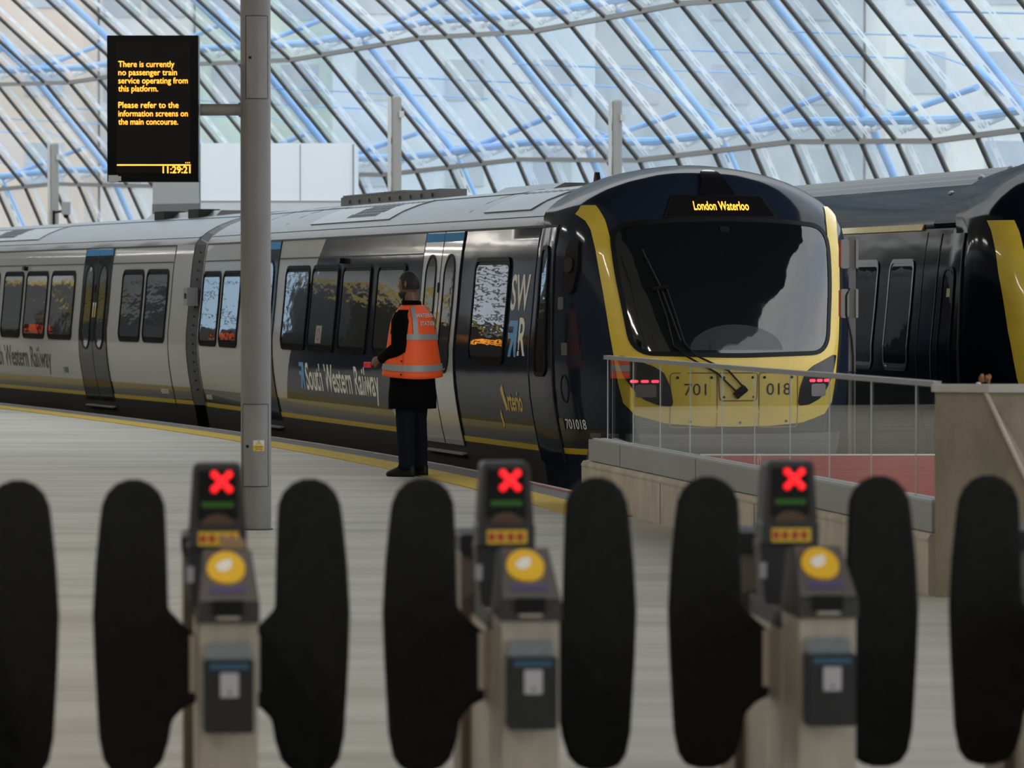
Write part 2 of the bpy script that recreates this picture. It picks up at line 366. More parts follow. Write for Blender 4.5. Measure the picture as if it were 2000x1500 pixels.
def body(parent, f0, f1, zones, roofmat, skirt=NAVYLOW, yel=YELLINE, ribs=False, fb=None):
    """zones: list of (fstart(z), fend(z), material) for the side above the skirt"""
    mats = [UNDER, yel, skirt, roofmat] + [z[2] for z in zones]
    m = MB()
    for sgn in (-1, 1):
        for zi, (fa, fe, _) in enumerate(zones):
            for i in range(len(ZL) - 1):
                z0, z1 = ZL[i], ZL[i+1]; zm = (z0 + z1) / 2
                m.mi = 0 if zm < .205 else 1 if zm < .257 else 2 if zm < .425 else 4 + zi
                K = 8
                for k in range(K):
                    def P(t, z): f = fa(z) + (fe(z) - fa(z)) * t; return (sgn * bw(z), -f, z)
                    q = [P(k/K, z0), P((k+1)/K, z0), P((k+1)/K, z1), P(k/K, z1)]
                    m.add(q, [(0, 1, 2, 3) if sgn < 0 else (3, 2, 1, 0)])
    m.mi = 3
    vs = [-w for w in BW[11:]] + [w for w in BW[11:]][::-1][1:]
    prof = [(v, interp(-abs(v), [-w for w in BW[11:]], BZ[11:])) for v in vs]
    if ribs:
        prof = []
        for k in range(61):
            v = -1.275 + 2.55 * k / 60; z = interp(-abs(v), [-w for w in BW[11:]], BZ[11:])
            prof.append((v, z + (.022 if (k % 4 in (1, 2)) and abs(v) < 1.12 else 0)))
    K = 24
    for k in range(K):
        fa_, fb_ = f0 + (f1 - f0) * k / K, f0 + (f1 - f0) * (k + 1) / K
        for i in range(len(prof) - 1):
            (v0, z0), (v1, z1) = prof[i], prof[i+1]
            m.add([(v0, -fa_, z0), (v0, -fb_, z0), (v1, -fb_, z1), (v1, -fa_, z1)], [(0, 1, 2, 3)])
    o = m.build('body_shell', mats, parent); sharp(o, 30)
    # end wall
    for f in (f0,) if fb is None else (f0, f1):
        pl = [(-bw(z), z) for z in ZL] + [(v, z) for v, z in prof[1:-1]] + [(bw(z), z) for z in ZL[::-1]]
        e = MB(); e.prism(pl, lambda a, b, h: (a, h, b), -f - .01, -f + .01); e.build('end_wall', BLACK, parent)
    return o
def underframe(parent, f0, f1):
    m = MB(); m.box(-1.12, 1.12, -f1, -f0, -.35, .12); m.build('underframe', UNDER, parent)
    for c in (f0 + 2.6, f1 - 3.4):
        m = MB(); m.box(-1.2, 1.2, -c - 1.5, -c + 1.5, -.62, -.28)
        for dy in (-1.15, 1.15):
            for x in (-.78, .78): m.tube([(x - .07, -c + dy, -.52), (x + .07, -c + dy, -.52)], .42, 20)
        m.tube([(-1.22, -c, -.25), (-1.22, -c, -.05)], .25, 14)
        m.build('bogie', UNDER, parent)
    GB = pm('equipment_case', (.022, .022, .022), .55)
    for k, (a, b) in enumerate(((f0 + 5.0, f0 + 7.4), (f0 + 7.6, f0 + 9.4), (f0 + 9.7, f0 + 12.))):
        if b > f1 - 4.8: continue
        m = MB(); m.box(-1.24, 1.24, -b, -a, -.75, .06)
        for q in range(6): m.box(-1.255, -1.24, -a - .3 - q * .06, -a - .33 - q * .06, -.45, -.12)
        m.build('equipment_case', GB, parent)
def window(parent, f0, f1, z0=.98, z1=1.92, r=.12, sgn=-1, bez=BEZEL, glass=GLASSD, proud=.018, lean=0., inset=.055):
    sd = lambda f, z, h: SD(f, z, h, sgn)
    b = patch('window_frame', rrect(f0, f1, z0, z1, r), sd, 0, proud * .5, bez, parent)
    P = rrect(f0, f1, z0, z1, r)
    ribbon('window_seal', rrect(f0 + .02, f1 - .02, z0 + .02, z1 - .02, r - .02), sd, .04, proud * .4, proud, bez, b, closed=True)
    g = patch('window_glass', rrect(f0 + inset, f1 - inset, z0 + inset * 1.3, z1 - inset * 1.3, r * .6), sd, proud * .5, proud * .5 + .003, glass, b)
    return b
def door_pair(parent, f0, f1, mat, sgn=-1, oval=True, blue=True, z0=.16):
    sd = lambda f, z, h: SD(f, z, h, sgn); fm = (f0 + f1) / 2
    for a, b in ((f0 + .015, fm - .006), (fm + .006, f1 - .015)):
        d = patch('door_leaf', [(a, z0), (b, z0), (b, 2.205), (a, 2.205)], sd, 0, .010, mat, parent)
        if blue: patch('blue_band', [(a, 2.115), (b, 2.115), (b, 2.2), (a, 2.2)], sd, .010, .0125, DOORBLUE, d)
        c = (a + b) / 2; w = .20
        patch('door_window', rrect(c - w, c + w, .86, 1.98, .19, 8), sd, .010, .014, GLASSD, d)
        ribbon('window_seal', rrect(c - w, c + w, .86, 1.98, .19, 8), sd, .028, .010, .019, BEZEL, d, closed=True)
        s_ = -1 if a < f0 + .1 else 1
        bx = fm + s_ * .055
        patch('warning_label', rrect(bx - .022, bx + .022, 1.28, 1.43, .004, 1), sd, .010, .0125, pm('door_label_yellow', (.7, .5, .08), .5), d)
        patch('warning_label', rrect(bx - .022, bx + .022, 1.43, 1.48, .004, 1), sd, .010, .0125, TXTW, d)
    for x in (f0, fm, f1): ribbon('door_seal', [(x, z0), (x, .6), (x, 1.2), (x, 1.8), (x, 2.21)], sd, .022, 0, .013, SEAM, parent)
    patch('door_control', rrect(fm - .045, fm + .005, 1.62, 1.72, .02), sd, .012, .02, BEZEL, parent)
    t = patch('door_step', [(f0, .075), (f1, .075), (f1, .09), (f0, .09)], sd, 0, .05, SILV, parent)
def logo(parent, f0, f1, z0, z1, sd, mat=LOGOBLUE):
    """the slanted arrow mark: top bar and right stem with two diagonal tails"""
    X = lambda a: f0 + (f1 - f0) * a; Z = lambda b: z0 + (z1 - z0) * b
    P = [(.15, 1), (1, 1), (1, .0), (.80, .0), (.72, .45), (.42, .0), (.15, .0), (.45, .5), (.1, .5), (.0, .66), (.55, .66), (.6, .84), (.05, .84)]
    patch('arrow_logo', [(X(a), Z(b)) for a, b in P][::-1], sd, 0, .004, mat, parent, smooth=False)
def seam(parent, pts, w=.018, sgn=-1, h=.004): return ribbon('panel_seam', pts, lambda f, z, hh: SD(f, z, hh, sgn), w, 0, h, SEAM, parent)
def roof_panel(parent, fa, fb, va, vb, grille=(0, 0), name='roof_grille'):
    o = patch(name, [(fa, va), (fb, va), (fb, vb), (fa, vb)], RF, 0, .012, pm('roof_panel', (.22, .22, .21), .3, coat=.0, bump=.006, bscale=(2, 3, 2)), parent, dx=.3, dz=.08)
    n = int(abs(fb - fa) / .22)
    for k in range(n):
        f = fa + (fb - fa) * (k + .5) / n; s = .05
        m = MB(); m.mi = 0
        patch('vent_slot', [(f - .07, vb - .11), (f + .04, vb - .11), (f + .07, vb - .04), (f - .04, vb - .04)], RF, .011, .014, BLACK, o, smooth=False)
    if grille[1] > grille[0]:
        nx = int((grille[1] - grille[0]) / .14)
        m = MB()
        for i in range(nx):
            for j in range(4):
                f = grille[0] + (i + .5 * (j % 2)) * .14; v = va + (vb - va) * (.15 + .16 * j)
                q = [RF(f, v, .015), RF(f + .09, v, .015), RF(f + .09, v + .07, .015), RF(f, v + .07, .015)]
                m.add(q, [(0, 1, 2, 3)])
        m.build('mesh_grille', BLACK, o)
    return o
def nose_shell(parent, mat):
    ztop = WZ[-1]
    zs = [-.6, -.3, 0, .2, .4, .6, .8, 1.0, 1.1, 1.2, 1.4, 1.6, 1.8, 2.0, 2.1, 2.2, 2.3, 2.35, 2.4, 2.44, 2.49, 2.53, 2.57, 2.6, 2.63, 2.66, 2.68, 2.70, 2.72, 2.74, 2.75, 2.76, 2.765]
    if ztop > 2.8: zs = [z if z < 2.25 else 2.25 + (z - 2.25) * (ztop - 2.25) / .515 for z in zs]
    ths = [-90 + 180 * k / 72 for k in range(73)]
    m = MB(); n = len(ths)
    V = [(nose(t, z)[0], -nose(t, z)[1], z) for z in zs for t in ths]; F = []
    for j in range(len(zs) - 1):
        for k in range(n - 1): F.append((j*n+k, j*n+k+1, (j+1)*n+k+1, (j+1)*n+k))
    m.add(V, F); o = m.build('nose_shell', mat, parent); sharp(o, 60)
    for f in o.data.polygons: f.use_smooth = True
    # back closing bulkhead
    pl = [(nose(-90, z)[0], z) for z in zs] + [(nose(90, z)[0], z) for z in zs[::-1][1:]]
    e = MB(); e.prism(pl, lambda a, b, h: (a, h, b), -FA - .012, -FA - .002); e.build('bulkhead', mat, parent)
    return o
class Frame:
    def __init__(s, x, y, head): s.x, s.y, s.h = x, y, math.radians(head)
    def empty(s, name):   # origin on the centre line
        return empty(name, (s.x + 1.4 * math.cos(s.h), s.y + 1.4 * math.sin(s.h), 0), s.h)

# ---- leading carriage
T1 = Frame(-1.47, 45, 15.06); c1 = T1.empty('train_carriage')
tag(c1, 'leading train carriage with yellow cab front, dark blue and pale grey sides beside the platform', 'train carriage', 'carriages of the train at the platform')
fbz = lambda z: -4.35 + 1.75 * (max(0, z - .43) / 1.78) ** 1.1
body(c1, -9.4, FA, [(lambda z: -9.4, fbz, WHITE), (fbz, lambda z: FA, NAVY)], ROOFG)
underframe(c1, -9.4, 6.2)
nose_shell(c1, NAVY)
sdL = lambda f, z, h: SD(f, z, h, -1)
for c, w in ((-3.76, .63), (-2.34, .66), (-.83, .67), (.74, .62)): window(c1, c - w, c + w)
for a, b in ((-9.25, -8.15), (-8.0, -6.9)): window(c1, a, b, .96, 1.88)
w4 = window(c1, 4.10, 5.38, .96, 1.95)
door_pair(c1, 2.02, 3.52, pm('door_pale_grey', (.42, .43, .43), .28, coat=.6)); door_pair(c1, -6.35, -4.88, NAVY)
for a, b in ((-9.33, -6.35), (-4.88, 2.02)): seam(c1, [(a, 2.005), (b, 2.005)], .014)
seam(c1, [(-9.35, 2.215), (FA + .6, 2.215)], .02)
seam(c1, [(-9.33, .16), (-9.33, .6), (-9.33, 1.2), (-9.33, 1.8), (-9.33, 2.215)], .03)
# skirt continues over the nose side
for z0, z1, mt in ((.205, .257, YELLINE), (.257, .425, NAVYLOW)):
    patch('skirt_band', [(FA, z0), (7.75, z0), (7.75, z1), (FA, z1)], sdL, 0, .003, mt, c1)
cabdoor = patch('cab_door', [(6.25, .12), (6.90, .12), (6.90, 2.2), (6.25, 2.2)], sdL, 0, .008, NAVY, c1)
for x in (6.25, 6.90): ribbon('door_seal', [(x, .12), (x, .7), (x, 1.4), (x, 2.2)], sdL, .022, .0, .013, SEAM, cabdoor)
patch('window_glass', rrect(6.46, 6.76, .9, 2.02, .08), sdL, .008, .012, GLASSD, cabdoor); ribbon('window_seal', rrect(6.46, 6.76, .9, 2.02, .08), sdL, .04, .008, .022, BEZEL, cabdoor, closed=True)
patch('window_bar', [(6.46, 1.36), (6.76, 1.36), (6.76, 1.39), (6.46, 1.39)], sdL, .012, .018, BEZEL, cabdoor)
for f0, zc in ((7.12, 1.13), (7.06, 1.53)): patch('side_panel_hatch', rrect(f0 - .04, f0 + .05, zc - .055, zc + .055, .015), sdL, 0, .01, pm('hatch_grey', (.11, .11, .11), .4), c1)
ribbon('fuel_flap', [(7.10 + .06 * math.cos(k * math.pi / 9), .78 + .12 * math.sin(k * math.pi / 9)) for k in range(18)], sdL, .008, 0, .005, SEAM, c1, closed=True)
# camera pod on the shoulder
patch('camera_pod', roundpoly([(7.12, 1.62), (7.26, 1.62), (7.30, 1.85), (7.26, 2.08), (7.16, 2.08), (7.12, 1.85)], .04), sdL, 0, .03, BLACK, c1)
patch('pod_lens', rrect(7.15, 7.25, 1.80, 1.93, .04), sdL, .03, .045, GLASSD, c1)
text('fleet_lettering', '701', sdL, 7.05, 7.185, .43, .085, TXTW, c1, h=.006); text('fleet_lettering', '018', sdL, 7.21, 7.34, .43, .085, TXTW, c1, h=.006)
patch('fleet_plate', rrect(6.94, 7.02, .41, .52, .01), sdL, 0, .008, pm('brass_plate', (.12, .11, .07), .4), c1)
text('company_lettering', 'South Western Railway', sdL, -3.17, .31, .555, .285, TXTW, c1, bold=.012)
logo(c1, -3.50, -3.24, .56, .85, sdL)
text('company_initials', 'SW', sdL, 5.46, 6.09, 1.47, .31, TXTW, c1, bold=.015)
text('company_initials', 'R', sdL, 5.83, 6.09, 1.06, .33, TXTW, c1, bold=.015)
logo(c1, 5.46, 5.79, 1.04, 1.37, sdL)
text('class_lettering', 'rterio', sdL, 5.42, 5.92, .55, .18, TXTY, c1, bold=.02)
patch('class_lettering', [(5.20, .74), (5.27, .78), (5.40, .56), (5.34, .54)], sdL, 0, .004, TXTY, c1, smooth=False)
patch('class_lettering', [(5.10, .50), (5.15, .38), (5.18, .40), (5.13, .56)], sdL, 0, .004, TXTY, c1, smooth=False)
m = patch('door_open_camera', rrect(-1.64, -1.50, 1.93, 1.99, .02), sdL, 0, .06, BLACK, c1)
patch('poster', [(-2.58, 1.07), (-2.30, 1.07), (-2.28, 1.26), (-2.56, 1.26)], sdL, .012, .0135, pm('poster_white', (.25, .25, .24), .6), c1, smooth=False)
ribbon('poster_ring', [(-2.43 + .07 * math.cos(k * math.pi / 8), 1.165 + .06 * math.sin(k * math.pi / 8)) for k in range(16)], sdL, .02, .0135, .0145, pm('poster_red', (.25, .03, .04), .6), c1, closed=True)
patch('round_plate', [(.90 + .11 * math.cos(k * math.pi / 10), .45 + .085 * math.sin(k * math.pi / 10)) for k in range(20)], sdL, 0, .006, pm('plate_pale', (.45, .46, .44), .5), c1)
# front
yo = [(-1.20, 2.31), (-1.155, 2.25), (-1.13, 2.17), (-1.10, 1.81), (-1.045, 1.27), (-1.02, 1.08), (-.99, .85), (-.95, .67), (-.86, .565), (-.62, .495), (-.3, .47), (0, .465)]
yin = [(-1.05, 2.385), (-1.015, 2.26), (-.985, 2.0), (-.91, 1.5), (-.85, 1.26), (-.80, 1.18), (-.70, 1.12), (0, 1.09)]
yout = yo + [(-a, b) for a, b in yo[::-1][1:]]
yinn = yin + [(-a, b) for a, b in yin[::-1][1:]]
ymask = patch('yellow_front_panel', yout + [(1.14, 2.385)] + yinn[::-1] + [(-1.14, 2.385)], FR, 0, .008, YEL, c1, dx=.03, dz=.05)
wsp = roundpoly([(-.5, 2.25), (0, 2.262), (.5, 2.25), (.985, 2.20), (.972, 1.8), (.88, 1.10), (0, 1.075), (-.88, 1.10), (-.972, 1.8), (-.985, 2.20)][::-1], .17, 7)
ws = patch('windscreen', wsp, FR, .0, .014, GLASSW, c1, dx=.08, dz=.08)
ribbon('windscreen_seal', wsp, FR, .038, .006, .019, BLACK, ws, closed=True, step=.06)
arc = [(.42 * math.cos(math.pi * k / 14), 1.125 + .22 * math.sin(math.pi * k / 14)) for k in range(15)]
def film(name, col, a):
    return pm(name, col, .6, alpha=a)
patch('wiped_arc', [(x, z) for x, z in arc], FR, .0145, .0155, film('dusty_film', (.12, .125, .13), .16), ws, dx=.1, dz=.1)
patch('cab_camera', rrect(-.04, .05, 2.15, 2.19, .015), FR, .014, .03, BLACK, ws)
dp = patch('display_surround', roundpoly([(-.53, 2.275), (.53, 2.275), (.42, 2.475), (-.42, 2.475)], .03), FR, 0, .010, BLACK, c1, dx=.1, dz=.05)
patch('display_glass', roundpoly([(-.49, 2.29), (.49, 2.29), (.39, 2.462), (-.39, 2.462)], .02), FR, .010, .013, pm('display_glass', (.010, .010, .011), .08, coat=1), dp, dx=.1, dz=.05)
text('destination_text', 'London Waterloo', FR, -.24, .265, 2.34, .075, ORL, dp, h=.0165, bold=.01)
patch('front_camera_housing', roundpoly([(-.17, 2.475), (.17, 2.475), (.12, 2.57), (.09, 2.67), (.04, 2.69), (-.04, 2.69), (-.09, 2.67), (-.12, 2.57)], .03), FR, 0, .02, pm('housing_black', (.008, .008, .01), .15, coat=1), c1, dx=.06, dz=.04)
LAMPG = glossy_paint('lamp_glass', (.02, .021, .023), .08, .06)
hl = [(-1.0, 1.075), (-.96, 1.08), (-.72, .985), (-.64, .93), (-.585, .80), (-.565, .67), (-.58, .64), (-.68, .65), (-.80, .70), (-.88, .79), (-.95, .90)]
for sg in (-1, 1):
    P = roundpoly([(x * -sg, z) for x, z in (hl if sg > 0 else hl[::-1])], .02, 3)
    o = patch('headlamp', P, FR, .002, .014, LAMPG, c1, dx=.08, dz=.08)
    def Q(name, a, b, z0, z1, mt, h=.016):
        x0, x1 = sorted((a * -sg, b * -sg)); patch(name, rrect(x0, x1, z0, z1, .02), FR, .014, h + .002, mt, o, dx=.06, dz=.06)
    for a in (-.90, -.82, -.74): Q('tail_lamp', a, a + .06, .845, .87, TAILR)
    Q('reflector_bowl', -.86, -.70, .72, .83, pm('reflector', (.25, .22, .22), .25, metal=.6), .014)
for a, b in ((-.59, -.19), (.19, .56)):
    ribbon('panel_seam', rrect(a, b, .46 if a < 0 else .46, .93, .03), FR, .010, .007, .0105, pm('yellow_seam', (.25, .17, .02), .6), ymask, closed=True)
cov = patch('coupler_cover', roundpoly([(-.18, .93), (.175, .93), (.165, .69), (-.165, .69)][::-1], .03), FR, .006, .014, YEL, c1, dx=.08, dz=.08)
ribbon('cover_seam', roundpoly([(-.18, .93), (.175, .93), (.165, .69), (-.165, .69)][::-1], .03), FR, .010, .013, .0155, pm('yellow_seam', (.25, .17, .02), .6), cov, closed=True)
for v, z in ((-.53, .89), (-.24, .89), (-.13, .89), (.13, .89), (.24, .89), (.5, .89), (.14, .72), (-.13, .72), (.02, .50), (-.42, .51), (.45, .51)):
    patch('bolt', rrect(v - .012, v + .012, z - .012, z + .012, .012), FR, .006, .016, BLACK, ymask, smooth=False)
text('fleet_number', '701', FR, -.475, -.285, .738, .10, TXTK, c1, h=.0115); text('fleet_number', '018', FR, .26, .49, .738, .10, TXTK, c1, h=.0115)
patch('front_valance', [(-1.15, -.3), (1.15, -.3), (1.15, .40), (-1.15, .40)], FR, 0, .003, pm('valance_grey', (.10, .105, .11), .4, coat=.3), c1, dx=.1, dz=.1)
# wiper: two arms from the lower centre to the blade
m = MB()
A = [FR(-.02, .76, .05), FR(-.20, .93, .05), FR(-.45, 1.06, .06), FR(-.56, 1.16, .06), FR(-.60, 1.4, .05), FR(-.665, 1.66, .045)]
B = [FR(.06, .78, .05), FR(-.10, .95, .05), FR(-.38, 1.07, .06), FR(-.47, 1.18, .06), FR(-.52, 1.4, .05), FR(-.585, 1.66, .045)]
m.tube(A, .009, 6); m.tube(B, .009, 6); m.tube([FR(-.70, 1.645, .04), FR(-.56, 1.66, .04)], .022, 8)
m.tube([FR(-.755, 1.99, .018), FR(-.63, 1.66, .024), FR(-.50, 1.2, .022)], .012, 6)
m.tube([FR(-.03, .73, .03), FR(.06, .80, .03)], .035, 8); m.build('windscreen_wiper', BLACK, c1)
# roof fittings
roof_panel(c1, -4.1, -.3, -1.12, -.62, (-2.6, -1.2)); roof_panel(c1, 3.6, 5.3, -1.12, -.62)
m = MB(); m.box(-.25, .05, 1.6, 6.4, 2.6, 2.74)
for k in range(24): m.box(-.26, .06, 3.2 + k * .13, 3.26 + k * .13, 2.74, 2.76)
for k in range(9): m.box(-.27, -.25, 1.9 + k * .5, 1.95 + k * .5, 2.66, 2.70)
m.build('roof_cable_tray', pm('tray_grey', (.15, .15, .145), .5), c1)
m = MB(); m.loft([[(x * s, y, z) for x, y in ((-.35, -3.2), (.35, -3.2), (.35, -1.0), (-.35, -1.0))] for s, z in ((1, 2.62), (.6, 2.69))]); m.build('aerial_fairing', ROOFG, c1)
m = MB(); m.prism([(-.10, 2.64), (.08, 2.64), (.02, 2.78), (-.02, 2.78)], lambda a, b, h: (h, a - 3.6, b), -.02, .02); m.build('aerial_fin', BLACK, c1)
for f in (-7.2, -5.6, 2.9, 6.0):
    ribbon('roof_seam', [(f, -1.25), (f, -.9), (f, -.5), (f, 0)], RF, .008, 0, .003, SEAM, c1)
for v in (-1.2, -.62):
    ribbon('roof_rib', [(-9.4, v), (6.3, v)], RF, .012, 0, .008, ROOFG, c1, step=1)
m = MB(); rl = []
for f in (-9.42, -9.62):
    ring = []
    for z in ZL[3:]: ring.append((-(bw(z) - .16), -f, z))
    for v, z in [(-a, b) for a, b in zip(BW[12:], BZ[12:])] + [(a, b) for a, b in list(zip(BW[12:], BZ[12:]))[::-1][1:]]: ring.append((v * .88, -f, z - .13))
    for z in ZL[3:][::-1]: ring.append((bw(z) - .16, -f, z))
    rl.append(ring)
m.loft(rl); m.build('gangway_bellows', BLACK, c1)

# ---- second carriage
DOORC = glossy_paint('door_charcoal', (.018, .019, .021), .08, .15, .002)
T2 = Frame(-4.0, 54.45, 19.9); c2 = T2.empty('train_carriage')
tag(c2, 'second train carriage, pale grey with dark doors, at the left edge of the picture', 'train carriage', 'carriages of the train at the platform')
body(c2, -19.5, -.30, [(lambda z: -19.5, lambda z: -.30, WHITE)], ROOFG, fb=1)
underframe(c2, -19.4, -.3)
for a, b in ((-3.60, -2.52), (-2.38, -1.30)): window(c2, a, b, .97, 1.92)
for a, b in ((-10.4, -9.2), (-9.02, -7.72), (-7.52, -6.15), (-12.0, -10.7), (-18.7, -17.5), (-17.3, -16.1)): window(c2, a, b, .96, 1.92)
door_pair(c2, -5.72, -4.24, DOORC); door_pair(c2, -14.9, -13.4, DOORC)
seam(c2, [(-19.4, 2.005), (-5.72, 2.005)], .014); seam(c2, [(-4.24, 2.005), (-1.18, 2.005)], .014)
seam(c2, [(-19.4, 2.215), (-1.16, 2.215)], .02)
seam(c2, [(-1.15, .12), (-1.15, .6), (-1.15, 1.2), (-1.15, 1.8), (-1.15, 2.215)], .03)
patch('door_open_camera', rrect(-9.18, -9.04, 1.93, 1.99, .02), sdL, 0, .06, BLACK, c2)
text('company_lettering', 'South Western Railway', sdL, -11.3, -7.42, .555, .285, TXTK, c2, bold=.012)
patch('information_plate', rrect(-6.95, -6.80, .47, .62, .01), sdL, 0, .003, pm('plate_pale', (.45, .46, .44), .5), c2)
patch('information_plate', rrect(-6.72, -6.50, .50, .58, .01), sdL, 0, .003, pm('plate_green', (.06, .12, .07), .5), c2)
text('carriage_number', '483018', sdL, -1.75, -1.38, .32, .06, TXTW, c2)
text('carriage_number', '481018', sdL, -9.2, -8.85, .30, .06, TXTW, c1)
roof_panel(c2, -14.6, -9.2, -1.12, -.62, (-12.4, -11.0))
m = MB(); m.loft([[(x * s, y, z) for x, y in ((-.4, 2.5), (.4, 2.5), (.4, 6.0), (-.4, 6.0))] for s, z in ((1, 2.6), (.75, 2.70))]); m.build('roof_pod', ROOFG, c2)
for y in (2.9, 4.6):
    m = MB(); m.box(-.5, -.2, y, y + .5, 2.6, 2.72); m.build('roof_box', BLACK, c2)
for v in (-1.2, -.62): ribbon('roof_rib', [(-19.4, v), (-.3, v)], RF, .012, 0, .008, ROOFG, c2, step=1)
# rounded dark gangway surround in front of carriage two
m = MB(); rl = []
for y, sc in ((.0, .93), (.30, 1.0)):
    ring = [(-(bw(z)) * sc, y, z) for z in ZL[2:]] + [(v * sc, y, z - (1 - sc)) for v, z in [(-a, b) for a, b in zip(BW[12:], BZ[12:])] + [(a, b) for a, b in list(zip(BW[12:], BZ[12:]))[::-1][1:]]] + [((bw(z)) * sc, y, z) for z in ZL[2:][::-1]]
    rl.append(ring)
m.loft(rl); gs = m.build('gangway_surround', pm('gangway_grey', (.07, .075, .08), .5), c2)
for k in range(16):
    z = .4 + k * .115; m = MB(); x = -(bw(z)) * .965; m.tube([(x - .004, .14, z), (x - .014, .14, z)], .013, 6); m.build('bolt', BLACK, gs)
m = MB(); m.box(-1.46, -1.32, .02, .2, 1.45, 1.68); o = m.build('end_camera', SILV, c2); m = MB(); m.box(-1.462, -1.459, .05, .16, 1.54, 1.61); m.build('camera_lens', BLACK, o)

# ---- dark blue train on the next track
T3 = Frame(2.81, 47.14, 11.5); c3 = T3.empty('train_carriage')
GD3 = glossy_paint('dark_train_glass', (.006, .007, .007), .03, .08, .002, (3, 2.2, 5))
BZ[12:] = [2.33, 2.45, 2.57, 2.67, 2.74, 2.80, 2.835, 2.86]; WZ[13:] = [2.40, 2.52, 2.64, 2.73, 2.81, 2.87, 2.92, 2.94, 2.945]; TZ[9:] = [2.35, 2.55, 2.68, 2.78, 2.86, 2.91, 2.945]
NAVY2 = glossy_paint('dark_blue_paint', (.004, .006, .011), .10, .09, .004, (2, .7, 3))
tag(c3, 'dark blue train carriage with grey ribbed roof and yellow corner at the right edge', 'train carriage')
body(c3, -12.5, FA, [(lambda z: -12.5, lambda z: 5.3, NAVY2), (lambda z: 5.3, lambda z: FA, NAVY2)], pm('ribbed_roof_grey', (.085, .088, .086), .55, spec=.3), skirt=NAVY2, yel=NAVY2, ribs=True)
underframe(c3, -12.5, 6.2); nose_shell(c3, NAVY2)
cap = patch('roof_shoulder', [(-12.5, -1.27), (FA, -1.27), (FA, -.86), (-12.5, -.86)], RF, .01, .03, NAVY2, c3, dx=.8, dz=.05)
cap = patch('cab_roof', [(5.6, -1.27), (FA + .02, -1.27), (FA + .02, 1.27), (5.6, 1.27)], RF, .01, .045, NAVY2, c3, dx=.3, dz=.06)
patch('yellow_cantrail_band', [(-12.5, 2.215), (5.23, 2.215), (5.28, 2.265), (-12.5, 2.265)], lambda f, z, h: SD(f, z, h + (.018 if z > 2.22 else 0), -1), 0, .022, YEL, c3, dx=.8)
for a, b in ((2.80, 3.90), (4.28, 5.12)): 
    w_ = window(c3, a, b, .86, 1.95, .12, glass=GD3, bez=pm('flush_bezel', (.008, .010, .014), .2, coat=.8), proud=.012)
for a, b in ((-.2, 1.0), (1.3, 2.4), (-3.8, -2.6)): window(c3, a, b, .86, 1.95, .12, glass=GD3, bez=pm('flush_bezel', (.008, .010, .014), .2, coat=.8), proud=.012)
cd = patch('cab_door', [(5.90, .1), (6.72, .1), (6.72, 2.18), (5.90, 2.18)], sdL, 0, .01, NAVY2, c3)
for x in (5.90, 6.72): ribbon('door_seal', [(x, .1), (x, .7), (x, 1.4), (x, 2.18)], sdL, .03, 0, .016, SEAM, cd)
patch('window_glass', rrect(6.12, 6.50, .5, 1.85, .12), sdL, .01, .016, GD3, cd); ribbon('window_seal', rrect(6.12, 6.50, .5, 1.85, .12), sdL, .03, .01, .024, BEZEL, cd, closed=True)
patch('yellow_notice', rrect(6.27, 6.38, 1.58, 1.66, .005), sdL, .016, .018, YEL, cd)
seam(c3, [(5.4, .1), (5.4, 1.0), (5.4, 2.2)], .012)
ye = [(-1.225, 2.285), (-1.215, 2.17), (-1.20, 1.81), (-1.15, 1.27), (-1.09, .85), (-1.03, .60)]
yi3 = [(-.90, .60), (-.915, .85), (-.93, 1.27), (-.985, 1.81), (-1.02, 2.17), (-1.045, 2.285)]
patch('yellow_corner_panel', (ye + yi3)[::1], FR, 0, .012, YEL, c3, dx=.05, dz=.1)
w3 = [(-.86, 2.2), (.86, 2.2), (.86, 1.2), (-.86, 1.2)][::-1]
patch('windscreen', roundpoly(w3, .08), FR, 0, .01, GLASSW, c3, dx=.1, dz=.1)
m = MB(); m.loft([[(x * s - .2, -5.1 + y * s, z) for x, y in ((-.14, -.1), (.14, -.1), (.14, .1), (-.14, .1))] for s, z in ((1, 2.62), (.35, 2.68), (.18, 2.80), (.12, 2.80))]); m.build('roof_aerial', BLACK, c3)
for k in range(5):
    v = -1.0 + k * .3; m = MB(); z = RF(5.2, v, 0)[2]; m.sphere((v, -5.25, z + .02), .035, .06, .035, 10, 6); m.build('rib_end_cap', SILV, c3)
tag(rail(-.12, 44, 15.06, 11, 'running_rail'), 'pair of steel rails under the leading carriage', 'rail')
tag(rail(4.25, 46, 11.5, 14, 'running_rail'), 'pair of steel rails under the dark blue carriage', 'rail')

